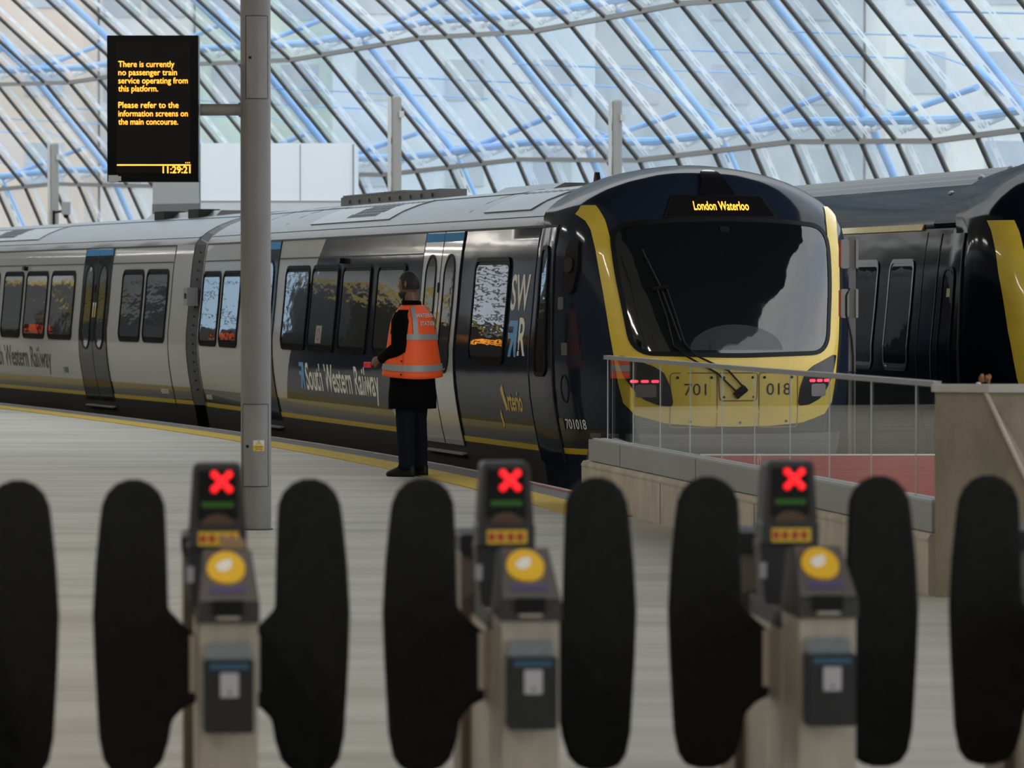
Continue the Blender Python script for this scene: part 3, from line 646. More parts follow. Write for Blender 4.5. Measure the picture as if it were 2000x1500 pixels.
# ------------------------------------------------------------------ glass materials
def glass_mat(name, tint, gloss_rough=0.0, milky=0., ior=1.5):
    m = bpy.data.materials.new(name); m.use_nodes = True; t = m.node_tree; t.nodes.clear(); L = t.links.new
    out = t.nodes.new('ShaderNodeOutputMaterial'); tr = t.nodes.new('ShaderNodeBsdfTransparent'); gl = t.nodes.new('ShaderNodeBsdfGlossy')
    fr = t.nodes.new('ShaderNodeFresnel'); fr.inputs['IOR'].default_value = ior; mx = t.nodes.new('ShaderNodeMixShader')
    tr.inputs[0].default_value = (*tint, 1); gl.inputs['Roughness'].default_value = gloss_rough
    ge = t.nodes.new('ShaderNodeNewGeometry'); mi = t.nodes.new('ShaderNodeMix'); mi.inputs[2].default_value = ior; mi.inputs[3].default_value = 1 / ior
    L(ge.outputs['Backfacing'], mi.inputs[0]); L(mi.outputs[0], fr.inputs['IOR'])
    L(fr.outputs[0], mx.inputs[0]); base = tr
    if milky:
        tl = t.nodes.new('ShaderNodeBsdfTranslucent'); df = t.nodes.new('ShaderNodeBsdfDiffuse'); m1 = t.nodes.new('ShaderNodeMixShader'); m2 = t.nodes.new('ShaderNodeMixShader')
        tl.inputs[0].default_value = (.85, .88, .9, 1); df.inputs[0].default_value = (.8, .82, .84, 1); m1.inputs[0].default_value = .25
        L(tl.outputs[0], m1.inputs[1]); L(df.outputs[0], m1.inputs[2])
        tcn = t.nodes.new('ShaderNodeTexCoord'); mp = t.nodes.new('ShaderNodeMapping'); mp.inputs['Scale'].default_value = (.9, .35, .6); n = t.nodes.new('ShaderNodeTexNoise'); n.inputs['Scale'].default_value = 1.5; n.inputs['Detail'].default_value = 7; n.inputs['Roughness'].default_value = .65
        L(tcn.outputs['Object'], mp.inputs[0]); L(mp.outputs[0], n.inputs[0])
        at = t.nodes.new('ShaderNodeAttribute'); at.attribute_name = 'tint'
        r = t.nodes.new('ShaderNodeMapRange'); r.inputs['From Min'].default_value = .35; r.inputs['From Max'].default_value = .7; r.inputs['To Min'].default_value = milky * .45; r.inputs['To Max'].default_value = milky * 1.7
        L(n.outputs['Fac'], r.inputs[0]); L(r.outputs[0], m2.inputs[0]); L(tr.outputs[0], m2.inputs[1]); L(m1.outputs[0], m2.inputs[2]); base = m2
        cr_ = t.nodes.new('ShaderNodeValToRGB'); e = cr_.color_ramp.elements; e[0].color = (tint[0] * .80, tint[1] * .88, tint[2] * .97, 1); e[1].color = (tint[0] * 1.0, tint[1], tint[2] * .97, 1)
        e2 = cr_.color_ramp.elements.new(.5); e2.color = (tint[0] * .90, tint[1] * .97, tint[2] * .93, 1)
        L(at.outputs['Fac'], cr_.inputs[0]); L(cr_.outputs[0], tr.inputs[0])
    L(base.outputs[0], mx.inputs[1]); L(gl.outputs[0], mx.inputs[2]); L(mx.outputs[0], out.inputs[0]); return m
BALG = glass_mat('balustrade_glass', (.93, .95, .94), 0.0, ior=1.24)
ROOFGL = glass_mat('roof_glass', (.90, .95, .99), .05, milky=.2)

# ------------------------------------------------------------------ glazed vault wall
HD0, KAP, STEP = 24.8693, .4094, 1.6
PATH = {}
def path(i):
    x, y, hd = 2.779, 91.61, HD0; n = 8 - i; st = 1 if n > 0 else -1
    for _ in range(abs(n)):
        hm = math.radians(hd + st * KAP / 2); x += -math.sin(hm) * st * STEP; y += math.cos(hm) * st * STEP; hd += st * KAP
    return x, y, math.radians(hd)
def tri(i):
    k = (i - 4) % 8; return (1 - k / 2) if k <= 4 else (-1 + (k - 4) / 2)
ROWS = [(1.9, .4, 0), (1.55, 1.35, .6), (0, 4.481, 1), (-2.42, 7.13, 1), (-6.2, 10.2, 1), (-11.5, 12.9, .5), (-18, 14.4, 0)]
def node(i, r, out=0., up=0.):
    x, y, h = path(i); dr, z, a = ROWS[r]; rr = dr + .121 * tri(i) * a + out
    return Vector((x + math.cos(h) * rr, y + math.sin(h) * rr, z + .0965 * tri(i) * a + up))
I0, I1 = -22, 26
nwin = 0
PERF = pm('perforated_fin_white', (.55, .57, .60), .5)
def perf_mat():
    m = PERF; t = m.node_tree; b = t.nodes['Principled BSDF']; uv = t.nodes.new('ShaderNodeUVMap'); sp = t.nodes.new('ShaderNodeSeparateXYZ'); t.links.new(uv.outputs[0], sp.inputs[0])
    f = t.nodes.new('ShaderNodeMath'); f.operation = 'FRACT'; t.links.new(sp.outputs[0], f.inputs[0])
    g = t.nodes.new('ShaderNodeMath'); g.operation = 'LESS_THAN'; g.inputs[1].default_value = .48; t.links.new(f.outputs[0], g.inputs[0])
    a = t.nodes.new('ShaderNodeMath'); a.operation = 'SUBTRACT'; a.inputs[1].default_value = .5; t.links.new(sp.outputs[1], a.inputs[0])
    ab = t.nodes.new('ShaderNodeMath'); ab.operation = 'ABSOLUTE'; t.links.new(a.outputs[0], ab.inputs[0])
    c = t.nodes.new('ShaderNodeMath'); c.operation = 'LESS_THAN'; c.inputs[1].default_value = .16; t.links.new(ab.outputs[0], c.inputs[0])
    mu = t.nodes.new('ShaderNodeMath'); mu.operation = 'MULTIPLY'; t.links.new(g.outputs[0], mu.inputs[0]); t.links.new(c.outputs[0], mu.inputs[1])
    iv = t.nodes.new('ShaderNodeMath'); iv.operation = 'SUBTRACT'; iv.inputs[0].default_value = 1; t.links.new(mu.outputs[0], iv.inputs[1]); tl = t.nodes.new('ShaderNodeBsdfTranslucent'); tl.inputs[0].default_value = (.85, .87, .9, 1); mx = t.nodes.new('ShaderNodeMixShader'); mx.inputs[0].default_value = .65; tp = t.nodes.new('ShaderNodeBsdfTransparent'); m2 = t.nodes.new('ShaderNodeMixShader')
    t.links.new(b.outputs[0], mx.inputs[1]); t.links.new(tl.outputs[0], mx.inputs[2]); t.links.new(iv.outputs[0], m2.inputs[0]); t.links.new(tp.outputs[0], m2.inputs[1]); t.links.new(mx.outputs[0], m2.inputs[2]); t.links.new(m2.outputs[0], t.nodes['Material Output'].inputs[0])
perf_mat()
def quad_beam(m, a, b, side, nrm, w, d):
    """rectangular bar from a to b; side: width dir, nrm: depth dir"""
    s = side.normalized() * w / 2; n = nrm.normalized() * d / 2
    m.hexa([a - s - n, a + s - n, a + s + n, a - s + n, b - s - n, b + s - n, b + s + n, b - s + n])
for base in range(I0, I1, 4):
    nwin += 1
    x, y, h = path(base + 2); w = empty('window_%d' % nwin, (0, 0, 0)); struct(w, 'bay of sloping roof glazing with four columns of panes')
    pv = []; pf = []; tint = []
    for i in range(base, base + 4):
        for r in range(len(ROWS) - 1):
            a, b, c, d = node(i, r), node(i + 1, r), node(i + 1, r + 1), node(i, r + 1)
            n = (b - a).cross(d - a).normalized() * .008
            k = len(pv); pv += [a, b, c, d]; pf.append((k, k+1, k+2, k+3)); tint.append(random.random())
    o = mesh_obj('glass_panes', pv, pf, ROOFGL, w); at = o.data.attributes.new('tint', 'FLOAT', 'FACE'); at.data.foreach_set('value', tint)
    for i in range(base, base + 4):
        m = MB(); pm_ = MB(); uvs = []
        for r in range(len(ROWS) - 1):
            a, b = node(i, r), node(i, r + 1); al = node(i + 1, r) - a; nn = al.cross(b - a)
            quad_beam(m, a, b, al, nn, .07, .075)
            # white perforated fin on the outer side, a step along the wall
            d = (b - a); s = al.normalized(); nrm = nn.normalized()
            if nrm.x < 0: nrm = -nrm
            q = [a + s * .09 + nrm * .12 + d * .01, a + s * .31 + nrm * .12 + d * .01, b + s * .31 + nrm * .12 - d * .01, b + s * .09 + nrm * .12 - d * .01]
            pm_.add(q, [(0, 1, 2, 3)]); Lh = d.length / .40; uvs += [(0, 0), (0, 1), (Lh, 1), (Lh, 0)]
        m.build('mullion', GASK, w); o = pm_.build('perforated_fin', PERF, w); ul = o.data.uv_layers.new(name='UVMap')
        for k, l in enumerate(o.data.loops): ul.data[k].uv = uvs[l.vertex_index]
    for r in range(1, len(ROWS) - 1):
        m = MB()
        for i in range(base, base + 4):
            a, b = node(i, r), node(i + 1, r); quad_beam(m, a, b, Vector((0, 0, 1)), (b - a).cross(Vector((0, 0, 1))), .10, .10)
        m.build('transom', TRANS, w)
        m = MB()
        for i in range(base, base + 4):
            c = node(i, r, .25, .22); m.sphere(c + (node(i-1, r) - node(i, r)) * .15, .085, .085, .085, 8, 5); m.tube([c, c + Vector((.28, .1, .12))], .05, 6)
        m.build('clamps', pm('cast_clamp', (.80, .80, .80), .5), w)
for k, i in enumerate(range(I0, I1, 4)):
    big = (i % 8 == 0); t = empty('roof_truss', (0, 0, 0))
    n_ = ['first', 'second', 'third', 'fourth', 'fifth', 'sixth', 'seventh', 'eighth', 'ninth', 'tenth', 'eleventh', 'twelfth', 'thirteenth'][k]
    tag(t, ('thick' if big else 'slender') + ' sky blue tubular roof truss outside the glazing, %s counted from the far left end' % n_, 'roof truss', 'blue trusses outside the glass roof')
    P = [node(i, r, .75 if big else .55, .35) - (node(i, r) - node(i + 1, r)) * (-.45) for r in range(len(ROWS))]
    Q = []
    for a, b in zip(P[:-1], P[1:]):
        for q in range(4): Q.append(a.lerp(b, q / 4))
    Q.append(P[-1]); m = MB(); m.tube(Q, .22 if big else .085, 12); sharp(m.build('main_chord', BLUET, t))
    for r in (2, 3):
        for s_ in (-1, 1):
            a = P[r]; b = node(i + (-2 if s_ < 0 else 2), r, .9, 1.35 if s_ < 0 else 1.0); m = MB(); m.tube([a, b], .065, 8); m.build('brace', BLUET, t)
    for r in (2, 3, 4):
        m = MB(); m.tube([node(i + q, r, .38, .40) for q in range(5)], .085, 8); m.build('purlin_tube', BLUET, t)
    m = MB(); m.tube([node(i, 3, .8, -.6), node(i + 4, 2, 1.0, 1.6)], .018, 5); m.tube([node(i, 2, .9, 1.9), node(i + 4, 2, .9, .5)], .018, 5); m.build('tie_rod', BLUET, t)
# stiff base wall beneath the glazing
m = MB()
for i in range(I0, I1 + 1):
    pass
m.loft([[node(i, 0, -.1, 0), node(i, 0, .3, 0), node(i, 0, .3, -1.6), node(i, 0, -.1, -1.6)] for i in range(I0, I1 + 1)]); struct(m.build('wall_right', CONC), 'low concrete wall beneath the glazing')
# city beyond the glazing
m = MB(); m.box(-200, 200, 60, 420, -6.2, -6); struct(m.build('floor', pm('street', (.3, .3, .3), .9)), 'street level beyond the station')
def far_building(x0, x1, y, z1, col, label, cat='building', rot=0.):
    b = empty('office_building', ((x0 + x1) / 2, y, -6), rot); tag(b, label, cat, 'buildings beyond the glazed roof'); hw = (x1 - x0) / 2
    m = MB(); m.box(-hw, hw, 0, 12, 0, z1 + 6); m.build('wall', pm('building_wall_' + label[:8], col, .8, var=.05, vscale=(.2, .2, .2)), b)
    nx = max(2, int(hw * 2 / 3)); k = 0
    for i in range(nx):
        for j in range(int((z1 + 6) / 3.6)):
            if k >= 60: break
            k += 1; x = -hw + (i + .5) * 2 * hw / nx; z = 1.2 + j * 3.6; m = MB(); m.box(x - .8, x + .8, -.06, 0, z, z + 1.7); m.build('window', pm('far_window', (.46, .52, .58), .3), b)
    return b
for x0, x1, y, z1, col, lab in ((-40, -17.5, 178, 17, (.80, .62, .50), 'peach brick office building seen hazily through the glazing at far left'),
    (-17.4, -13.6, 184, 19, (.80, .80, .80), 'narrow off white building seen hazily behind the departure screen'),
    (-13.5, -7.6, 186, 18, (.62, .76, .66), 'pale green building seen hazily through the glazing beside the pillar'),
    (-7.5, 3.5, 182, 18, (.66, .74, .80), 'pale blue office building seen hazily above the middle of the train'),
    (3.6, 15, 186, 18, (.56, .62, .66), 'blue grey office building seen hazily above the yellow fronted cab'),
    (15.1, 44, 176, 17, (.80, .80, .78), 'pale cream building seen hazily through the glazing at upper right')):
    far_building(x0, x1, y, z1, col, lab)

# ------------------------------------------------------------------ platform pillar with screen
pil = empty('platform_pillar', (-1.76, 29.9, 0)); tag(pil, 'tall round grey steel pillar standing on the platform, holding the departure screen arm', 'pillar')
R_ = .104
m = MB(); m.tube([(0, 0, 0), (0, 0, 3.5), (0, 0, 7.6)], R_, 40); sharp(m.build('shaft', POLE, pil), 60)
m = MB(); m.tube([(0, 0, 0), (0, 0, .006)], R_ + .012, 40); m.build('base_seal', BLACK, pil)
def CY(x, z, h):
    a = x / R_; r = R_ + h; return (r * math.sin(a), -r * math.cos(a), z)
HP = pm('hatch_plate_grey', (.21, .205, .195), .45, var=.1, vscale=(12, 12, 3))
for nme, a, b, z0, z1 in (('upper_hatch', -.062, .098, 2.955, 3.52), ('lower_hatch', -.095, .098, .30, .862)):
    o = patch(nme, [(a, z0), (b, z0), (b, z1), (a, z1)], CY, .0, .004, HP, pil, dx=.015, dz=.2)
    ribbon('hatch_gap', [(a, z0), (b, z0), (b, z1), (a, z1)], CY, .005, .002, .0048, SEAM, o, closed=True, step=.01)
    m = MB(); zz = 3.235 if z0 > 1 else .575; xx = -.03 if z0 > 1 else -.052; m.tube([CY(xx, zz, .003), CY(xx, zz, .012)], .010, 10); m.build('lock', BLACK, o)
lb = patch('warning_label', rrect(-.012, .062, .543, .617, .002, 1), CY, .004, .006, pm('label_yellow', (.70, .48, .05), .5), pil, dx=.012)
patch('label_white_field', rrect(-.011, .061, .582, .616, .002, 1), CY, .006, .0066, pm('label_white', (.6, .6, .58), .5), lb, dx=.012)
patch('warning_triangle', [(.006, .586), (.044, .586), (.025, .614)], CY, .0066, .0072, pm('label_yellow', (.70, .48, .05), .5), lb, dx=.012)
ribbon('triangle_border', [(.006, .586), (.044, .586), (.025, .614)], CY, .003, .007, .0076, TXTK, lb, closed=True, step=.02)
text('label_text', 'DANGER', CY, -.002, .052, .566, .010, TXTK, lb, h=.0075); text('label_text', '230 Volts', CY, .0, .050, .551, .009, TXTK, lb, h=.0075)
text('label_text', '!', CY, .0235, .0265, .589, .014, TXTK, lb, h=.0080)
m = MB(); m.tube([(-.38, 0, 2.882), (-.09, 0, 2.882)], .0405, 20); sharp(m.build('screen_arm', POLE, pil), 60)
m = MB(); m.tube([(-.115, 0, 2.882), (-.095, 0, 2.882)], .05, 20); m.build('arm_collar', POLE, pil)
ds = empty('departure_screen', (-2.459, 29.9, 2.386)); tag(ds, 'black portrait departure screen with amber text hung from the grey pillar', 'departure screen')
m = MB(); m.rbox(-.313, .313, -.07, .07, 0, 1.002, .006); m.build('casing', pm('screen_casing', (.003, .003, .0035), .25, spec=.15), ds)
m = MB(); m.box(-.249, .256, -.0725, -.07, .062, .955); m.build('display_panel', pm('display_panel_black', (.0085, .0075, .0072), .3, spec=.15), ds)
SC = lambda x, z, h: (x, -.0725 - h, z)
sx = lambda px: (px - 1000) / 284.3 + 2.459
szz = lambda py: 1.64 - (py - 568) / 284.3 - 2.386
for s_, a, b, yb in (('There is currently', 234, 343, 132.5), ('no passenger train', 234, 348, 148.5), ('service operating from', 234, 369, 164.5), ('this platform.', 234, 311, 180), ('Please refer to the', 234, 351, 212), ('information screens on', 234, 369, 228.5), ('the main concourse.', 234, 350, 244.5)):
    text('amber_text', s_, SC, sx(a), sx(b), szz(yb), .040, ORL, ds, bold=.004)
text('amber_clock', '11:29:21', SC, sx(320), sx(374), szz(338.8), .0465, ORL, ds, bold=.014)
text('amber_dots', '...', SC, sx(364), sx(373), szz(319.5), .040, ORL, ds)
m = MB(); m.box(sx(231), sx(374.5), -.075, -.0725, szz(324.3), szz(322)); m.build('amber_line', ORL, ds)
m = MB(); m.box(sx(214), sx(233), -.0735, -.07, szz(356), szz(343)); m.box(sx(224), sx(239), -.0745, -.07, szz(354), szz(345)); m.build('paper_sticker', pm('sticker_white', (.45, .45, .44), .7), ds)
for x, lab in ((-2.68, 'round black dome camera hanging at the top left corner of the view'), (-1.44, 'round black dome camera hanging in front of the grey pillar')):
    d = empty('dome_camera', (x, 24, 3.30)); tag(d, lab, 'camera', 'hanging dome cameras'); m = MB(); m.sphere((0, 0, 0), .062, .062, .055, 20, 12); m.build('dome', pm('smoked_dome', (.01, .01, .01), .15), d, True)
    m = MB(); m.tube([(0, 0, .0), (0, 0, .09)], .066, 24); m.tube([(0, 0, .09), (0, 0, 4.7)], .02, 10); m.build('stem', pm('camera_housing', (.03, .03, .03), .5), d)

# ------------------------------------------------------------------ balustrade and ramp wall
BF = Frame(0.831, 31.952, 9.5); BL = lambda name: empty(name, (BF.x, BF.y, 0), BF.h)
rw = BL('ramp_wall'); tag(rw, 'low pale concrete wall under the glass balustrade', 'wall')
m = MB(); P = [(-.02, 0), (-.02, .30), (-.005, .328), (.03, .336), (.34, .336), (.34, -1.0), (-.02, -1.0)]
m.prism(P, lambda a, b, h: (a, -h, b), -1.66, 8.66); sharp(m.build('concrete_upstand', CONC, rw), 50)
m = MB(); m.prism([(-.024, .29), (-.024, .305), (-.005, .333), (.0, .325)], lambda a, b, h: (a, -h, b), -1.66, 8.66); m.build('rounded_lip', CONC, rw)
for f in (1.4, 4.4, 7.4): ribbon('joint', [(f, 0), (f, .3)], lambda a, b, h: (-.02 - h, -a, b), .012, 0, .002, pm('joint_dark', (.08, .07, .05), .9), rw)
bal = BL('glass_balustrade'); tag(bal, 'grey steel edged glass balustrade in front of the yellow cab', 'balustrade')
m = MB(); m.box(.0, .14, -8.66, 1.47, .34, .50); m.build('steel_fascia', SILV, bal)
m = MB(); m.box(.0, .03, -8.66, 1.30, .50, .515); m.box(.06, .10, -8.66, 1.30, .50, .515); m.build('glazing_channel', pm('channel', (.42, .43, .43), .4), bal)
DV = [-.97, .03, 1.03, 2.06, 3.1, 4.08, 5.08, 6.11, 7.12, 8.12, 8.66]
for a, b in zip(DV[:-1], DV[1:]):
    dev = -.0227 if a < -.5 else random.uniform(-.002, .002)   # the end panel is set a little out of line
    m = MB(); m.box(.05, .058, -b + .006, -a - .006, .505, 1.125); mid = (a + b) / 2; m.xform(lambda x, y, z: (x + (y + mid) * math.tan(-dev * 2) , y, z)); m.build('glass_panel', BALG, bal)
for a in DV[:-1]:
    m = MB(); m.box(.051, .057, -a - .004, -a + .004, .505, 1.125); m.build('panel_edge', pm('edge_bright', (.50, .52, .52), .35), bal)
m = MB(); m.box(.025, .068, -8.60, .99, 1.122, 1.152); m.build('handrail', pm('rail_grey', (.30, .31, .31), .4, metal=.3), bal)
for f in (-.2, 2.5, 5.5): ribbon('fascia_joint', [(f, .34), (f, .5)], lambda a, b, h: (-h, -a, b), .006, 0, .002, SEAM, bal)
ribbon('round_sticker', [(4.28 + .035 * math.cos(k * math.pi / 8), .56 + .04 * math.sin(k * math.pi / 8)) for k in range(16)], lambda a, b, h: (.04 - h, -a, b), .006, 0, .001, TXTW, bal, closed=True)
# concrete pier
pr = empty('concrete_pier', (2.27, 23.25, 0)); tag(pr, 'brown stained concrete pier with diagonal ridge at the right end of the balustrade', 'pier')
A_, B_, Cc = (0, .02, 1.10), (.262, -.10, 1.10), (3.2, -.10, 1.10); E_ = (.72, -.30, .0); Bo = (0, .02, 0); F_ = (3.2, -.30, 0)
V = [(0, .02, 0), (.745, -.32, 0), (.255, -.10, 1.10), (0, .02, 1.10), (3.2, -.1, 1.1), (3.2, -.1, 0), (.9, -.1, 0), (0, .10, 0), (0, .10, 1.1), (3.2, .10, 1.1), (3.2, .10, 0)]
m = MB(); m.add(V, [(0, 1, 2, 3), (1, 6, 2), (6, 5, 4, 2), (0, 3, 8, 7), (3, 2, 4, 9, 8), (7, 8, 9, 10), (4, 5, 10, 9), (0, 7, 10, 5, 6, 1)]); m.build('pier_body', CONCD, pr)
m = MB(); m.tube([(.25, -.105, 1.10), (.742, -.325, 0)], .013, 8); m.build('diagonal_ridge', CONC, pr)
m = MB(); m.add([(-.02, .0, 1.10), (.262, -.13, 1.10), (3.2, -.13, 1.10), (3.2, .10, 1.10), (-.02, .10, 1.10), (-.02, .0, 1.14), (.262, -.13, 1.14), (3.2, -.13, 1.14), (3.2, .10, 1.14), (-.02, .10, 1.14)], [(0, 4, 3, 2, 1), (5, 6, 7, 8, 9), (0, 1, 6, 5), (1, 2, 7, 6), (2, 3, 8, 7), (3, 4, 9, 8), (4, 0, 5, 9)]); m.build('coping', pm('pale_coping', (.42, .41, .37), .7, var=.1), pr)
sc = empty('pastry_scrap', (2.525, 23.25, 1.14)); tag(sc, 'small brown crumpled pastry scrap lying on top of the concrete pier', 'scrap')
m = MB(); random.seed(3)
for k in range(9): m.sphere((random.uniform(-.02, .025), random.uniform(-.012, .012), .012 + random.uniform(0, .035)), random.uniform(.008, .014), .01, random.uniform(.010, .017), 7, 5)
m.build('crumb_lumps', pm('baked_brown', (.30, .13, .045), .7, var=.4, vscale=(60, 60, 60)), sc)
m = MB(); m.sphere((-.032, 0, .006), .014, .01, .006, 8, 5); m.build('white_crumb', TXTW, sc)
# red barrier at the end of the track and post with lamp boxes
rb = empty('buffer_barrier', (3.5, 34.6, -1)); tag(rb, 'low red painted barrier at the end of the track behind the glass balustrade', 'barrier')
m = MB(); m.box(-2.0, 2.2, 0, .12, 0, 1.33); m.build('red_panel', RED, rb); m = MB(); m.box(-2.0, 2.2, -.004, .124, 1.33, 1.337); m.build('top_edge', TXTW, rb)
sp_ = empty('signal_post', (2.745, 35.2, -1)); tag(sp_, 'slim grey post with two pairs of grey lamp boxes beside the yellow cab', 'signal post')
m = MB(); m.rbox(-.022, .032, -.03, .03, 0, 3.08, .008); m.build('post', pm('galvanised_grey', (.20, .20, .20), .45, metal=.3), sp_)
LB = pm('lamp_box_grey', (.34, .33, .32), .5)
for z0 in (2.44, 2.84):
    for x0, x1 in ((-.088, -.022), (.032, .052)):
        m = MB(); m.rbox(x0, x1, -.05, .05, z0 - .02, z0 + .215, .02); o = m.build('lamp_box', LB, sp_)
        if x0 < 0:
            m = MB(); m.rbox(x0 - .012, x0, -.045, .045, z0 - .01, z0 + .205, .004); m.build('red_lens', pm('red_lens', (.6, .06, .04), .3), o)
m = MB(); m.tube([(-.02, -.04, 2.66), (-.045, -.05, 2.60), (-.045, -.05, 2.45), (0, -.045, 2.25), (.012, -.04, 2.1), (.012, -.04, 0)], .009, 6); m.build('cable', BLACK, sp_)
for z in (1.98, 1.2, .9): m = MB(); m.box(-.035, .045, -.055, .0, z, z + .008); m.build('cable_tie', BLACK, sp_)

# ------------------------------------------------------------------ far platform things
kb = empty('lift_housing', (-6.08, 85, -1)); tag(kb, 'white clad lift housing standing behind the trains left of centre', 'lift housing')
WP = pm('white_cladding', (.90, .93, .97), .45); GP = pm('shaded_cladding', (.36, .37, .36), .5)
m = MB(); m.box(0, 2.98, 0, 3, 0, 5.52); m.build('white_panels', WP, kb)
m = MB(); m.hexa([(-1.0, .8, 0), (-.02, -.02, 0), (0, 3, 0), (-1.0, 3, 0), (-1.0, .8, 5.52), (-.02, -.02, 5.52), (0, 3, 5.52), (-1.0, 3, 5.52)]); m.build('shaded_side', GP, kb)  # side face greyed in colour to stand for its shade
m = MB(); m.box(-.02, 3.0, -.02, .02, 4.37, 4.40); m.box(1.94, 1.955, -.012, 0, 4.4, 5.5); m.box(2.97, 3.0, -.03, 0, 4.4, 5.5); m.build('panel_joint', pm('joint_grey', (.30, .31, .33), .5), kb)
m = MB(); m.box(0, 2.98, -.012, 0, 0, 4.37); m.build('lower_panels', pm('off_white_cladding', (.66, .65, .66), .5), kb)
m = MB(); m.hexa([(-1.01, .79, 0), (-.02, -.03, 0), (0, 0, 0), (-1.0, .81, 0), (-1.01, .79, 4.35), (-.02, -.03, 4.35), (0, 0, 4.35), (-1.0, .81, 4.35)]); m.build('dark_plinth', pm('plinth_grey', (.15, .15, .15), .5), kb)
for px, w_, ytop, D, lab in ((771.5, 27, 188, 80.5, 'grey round lamp post behind the leading carriage roof, beside the white lift housing'), (1202, 27, 195, 82., 'grey round post directly behind the yellow fronted cab roof'), (105, 22, 280, 104., 'grey round post at far left behind the second carriage')):
    s_ = 8500 / D; x = (px - 1000) / s_; zt = 1.64 + (568 - ytop) / s_; p = empty('stub_post', (x, D, -1)); tag(p, lab, 'post', 'stub posts behind the trains')
    r = (w_ * .72) / s_ / 2; m = MB(); m.tube([(.03, 0, 0), (.03, 0, zt + 1 - .05), (.03, 0, zt + .98), (.03, 0, zt + 1)], [r, r, r * .9, r * .6], 20); sharp(m.build('shaft', pm('post_grey', (.30, .285, .26), .5), p), 50)
    m = MB(); m.box(-r - .04, -r + .02, -.05, .05, 1.5, zt + .99); m.build('white_channel', pm('channel_white', (.62, .60, .55), .5), p)
    m = MB(); m.box(r - .01, r + .08, -.12, -.05, zt + .60, zt + .72); o = m.build('bracket', pm('channel_white', (.62, .60, .55), .5), p)
p = empty('platform_camera', (-10.6, 103.5, 0)); tag(p, 'small grey camera cylinder beside the far left post', 'camera'); m = MB(); m.tube([(0, 0, 3.45), (0, 0, 3.75)], .11, 14); m.build('housing', LB, p); m = MB(); m.sphere((0, 0, 3.44), .07, .07, .08, 12, 8); m.tube([(-.3, .1, 3.5), (0, 0, 3.55)], .03, 8); m.tube([(-.3, .1, -1), (-.3, .1, 3.55)], .035, 8); m.build('mount', BLACK, p)

# ------------------------------------------------------------------ station shell out of view, walls and decks added to shape light and reflections
def cxr(y): return interp(y, [-12, 36, 44, 60, 140], [9, 9, 3, edgeX(60) - 1.5, edgeX(140) - 1.5]) if y < 60 else edgeX(y) - 1.5
LAMPM = pm('lamp_diffuser', (1, .95, .85), .5, emis=(1, .88, .68), es=6)
for k in range(14):
    y = 3 + k * 7; x = edgeX(y) - 8 if y > 24 else edgeX(24) - 8 + (24 - y) * .1
    lp = empty('ceiling_lamp', (x, y, 6.3)); tag(lp, 'long warm ceiling lamp over the platform, above the view', 'lamp', 'row of ceiling lamps over the platform')
    m = MB(); m.box(-.16, .16, -1.3, 1.3, .02, .12); m.build('lamp_housing', SILV, lp); m = MB(); m.box(-.13, .13, -1.25, 1.25, .0, .02); m.build('diffuser', LAMPM, lp)
    ld = bpy.data.lights.new('tube_light', 'AREA'); ld.shape = 'RECTANGLE'; ld.size = .26; ld.size_y = 2.5; ld.energy = LAMP_W * (1 if k < 5 or k > 9 else .72); ld.color = (1, .94, .85); lo = bpy.data.objects.new('tube_light', ld); COL.objects.link(lo); lo.parent = lp; lo.location = (0, 0, -.01)
DARKW = pm('dark_wall_cladding', (.085, .082, .078), .6, var=.15, vscale=(.4, .4, .4))
LIGHTW = pm('pale_wall_cladding', (.52, .52, .50), .6); YELW = pm('wall_yellow', (.55, .38, .06), .6)
def wl(z0, z1, mat, y0, y1, name, d=0., lab='dark station wall on the left of the platform'):
    m = MB(); m.loft([[(edgeX(y) - 12.6 + d, y, z0), (edgeX(y) - 12.6 + d, y, z1), (edgeX(y) - 12.9, y, z1), (edgeX(y) - 12.9, y, z0)] for y in YS if y0 <= y <= y1]); return struct(m.build(name, mat), lab)
wl(0, 4.0, DARKW, -12, 119, 'wall_left'); wl(4.0, 7.5, LIGHTW, -12, 119, 'wall_left', 0, 'pale upper cladding of the left station wall'); wl(0, 2.0, DARKW, 119, 136, 'wall_left')
for z in (3.98, 3.72, 4.5): wl(z, z + .05, BLACK, 60, 119, 'trim_5', .05, 'dark rail along the left station wall')
wl(4.02, 4.45, YELW, 108, 117, 'trim_6', .03, 'yellow band along the left station wall')
m = MB(); m.box(-16, 14, -12.3, -12, 0, 7.5); struct(m.build('wall_rear', DARKW), 'unseen dark wall behind the viewer, added for dark windscreen reflections')  # unseen dark backing put in for the windscreen to reflect
wf = empty('wall_front', (0, 128, 0)); struct(wf, 'unseen end wall at far left, added to block sky, with a glazed opening shaped for reflections')  # added to shut out far sky; its opening brightens the rear windows
m = MB(); m.box(-75, -43.2, 0, .4, -1, 5.1); m.box(-37.8, -24, 0, .4, -1, 8.2); m.box(-43.2, -37.8, 0, .4, -1, 3.4); m.build('lower_wall', DARKW, wf)
m = MB(); m.box(-75, -43.2, 0, .4, 5.1, 8.2); m.build('upper_wall', LIGHTW, wf); m = MB(); m.box(-75, -43.2, -.05, 0, 5.15, 5.5); m.build('yellow_band', YELW, wf)
m = MB()
for z in (4.0, 4.8, 5.6, 6.4): m.box(-43.2, -37.8, .1, .2, z, z + .08)
m.build('glazing_bar', BLACK, wf)
m = MB(); m.add([(-43.2, .2, 3.4), (-37.8, .2, 3.4), (-37.8, .2, 8.2), (-43.2, .2, 8.2)], [(0, 1, 2, 3)]); m.build('tinted_pane', glass_mat('tinted_end_glass', (.22, .32, .42), 0.), wf)  # tint dims the sky reflected in the rear windows
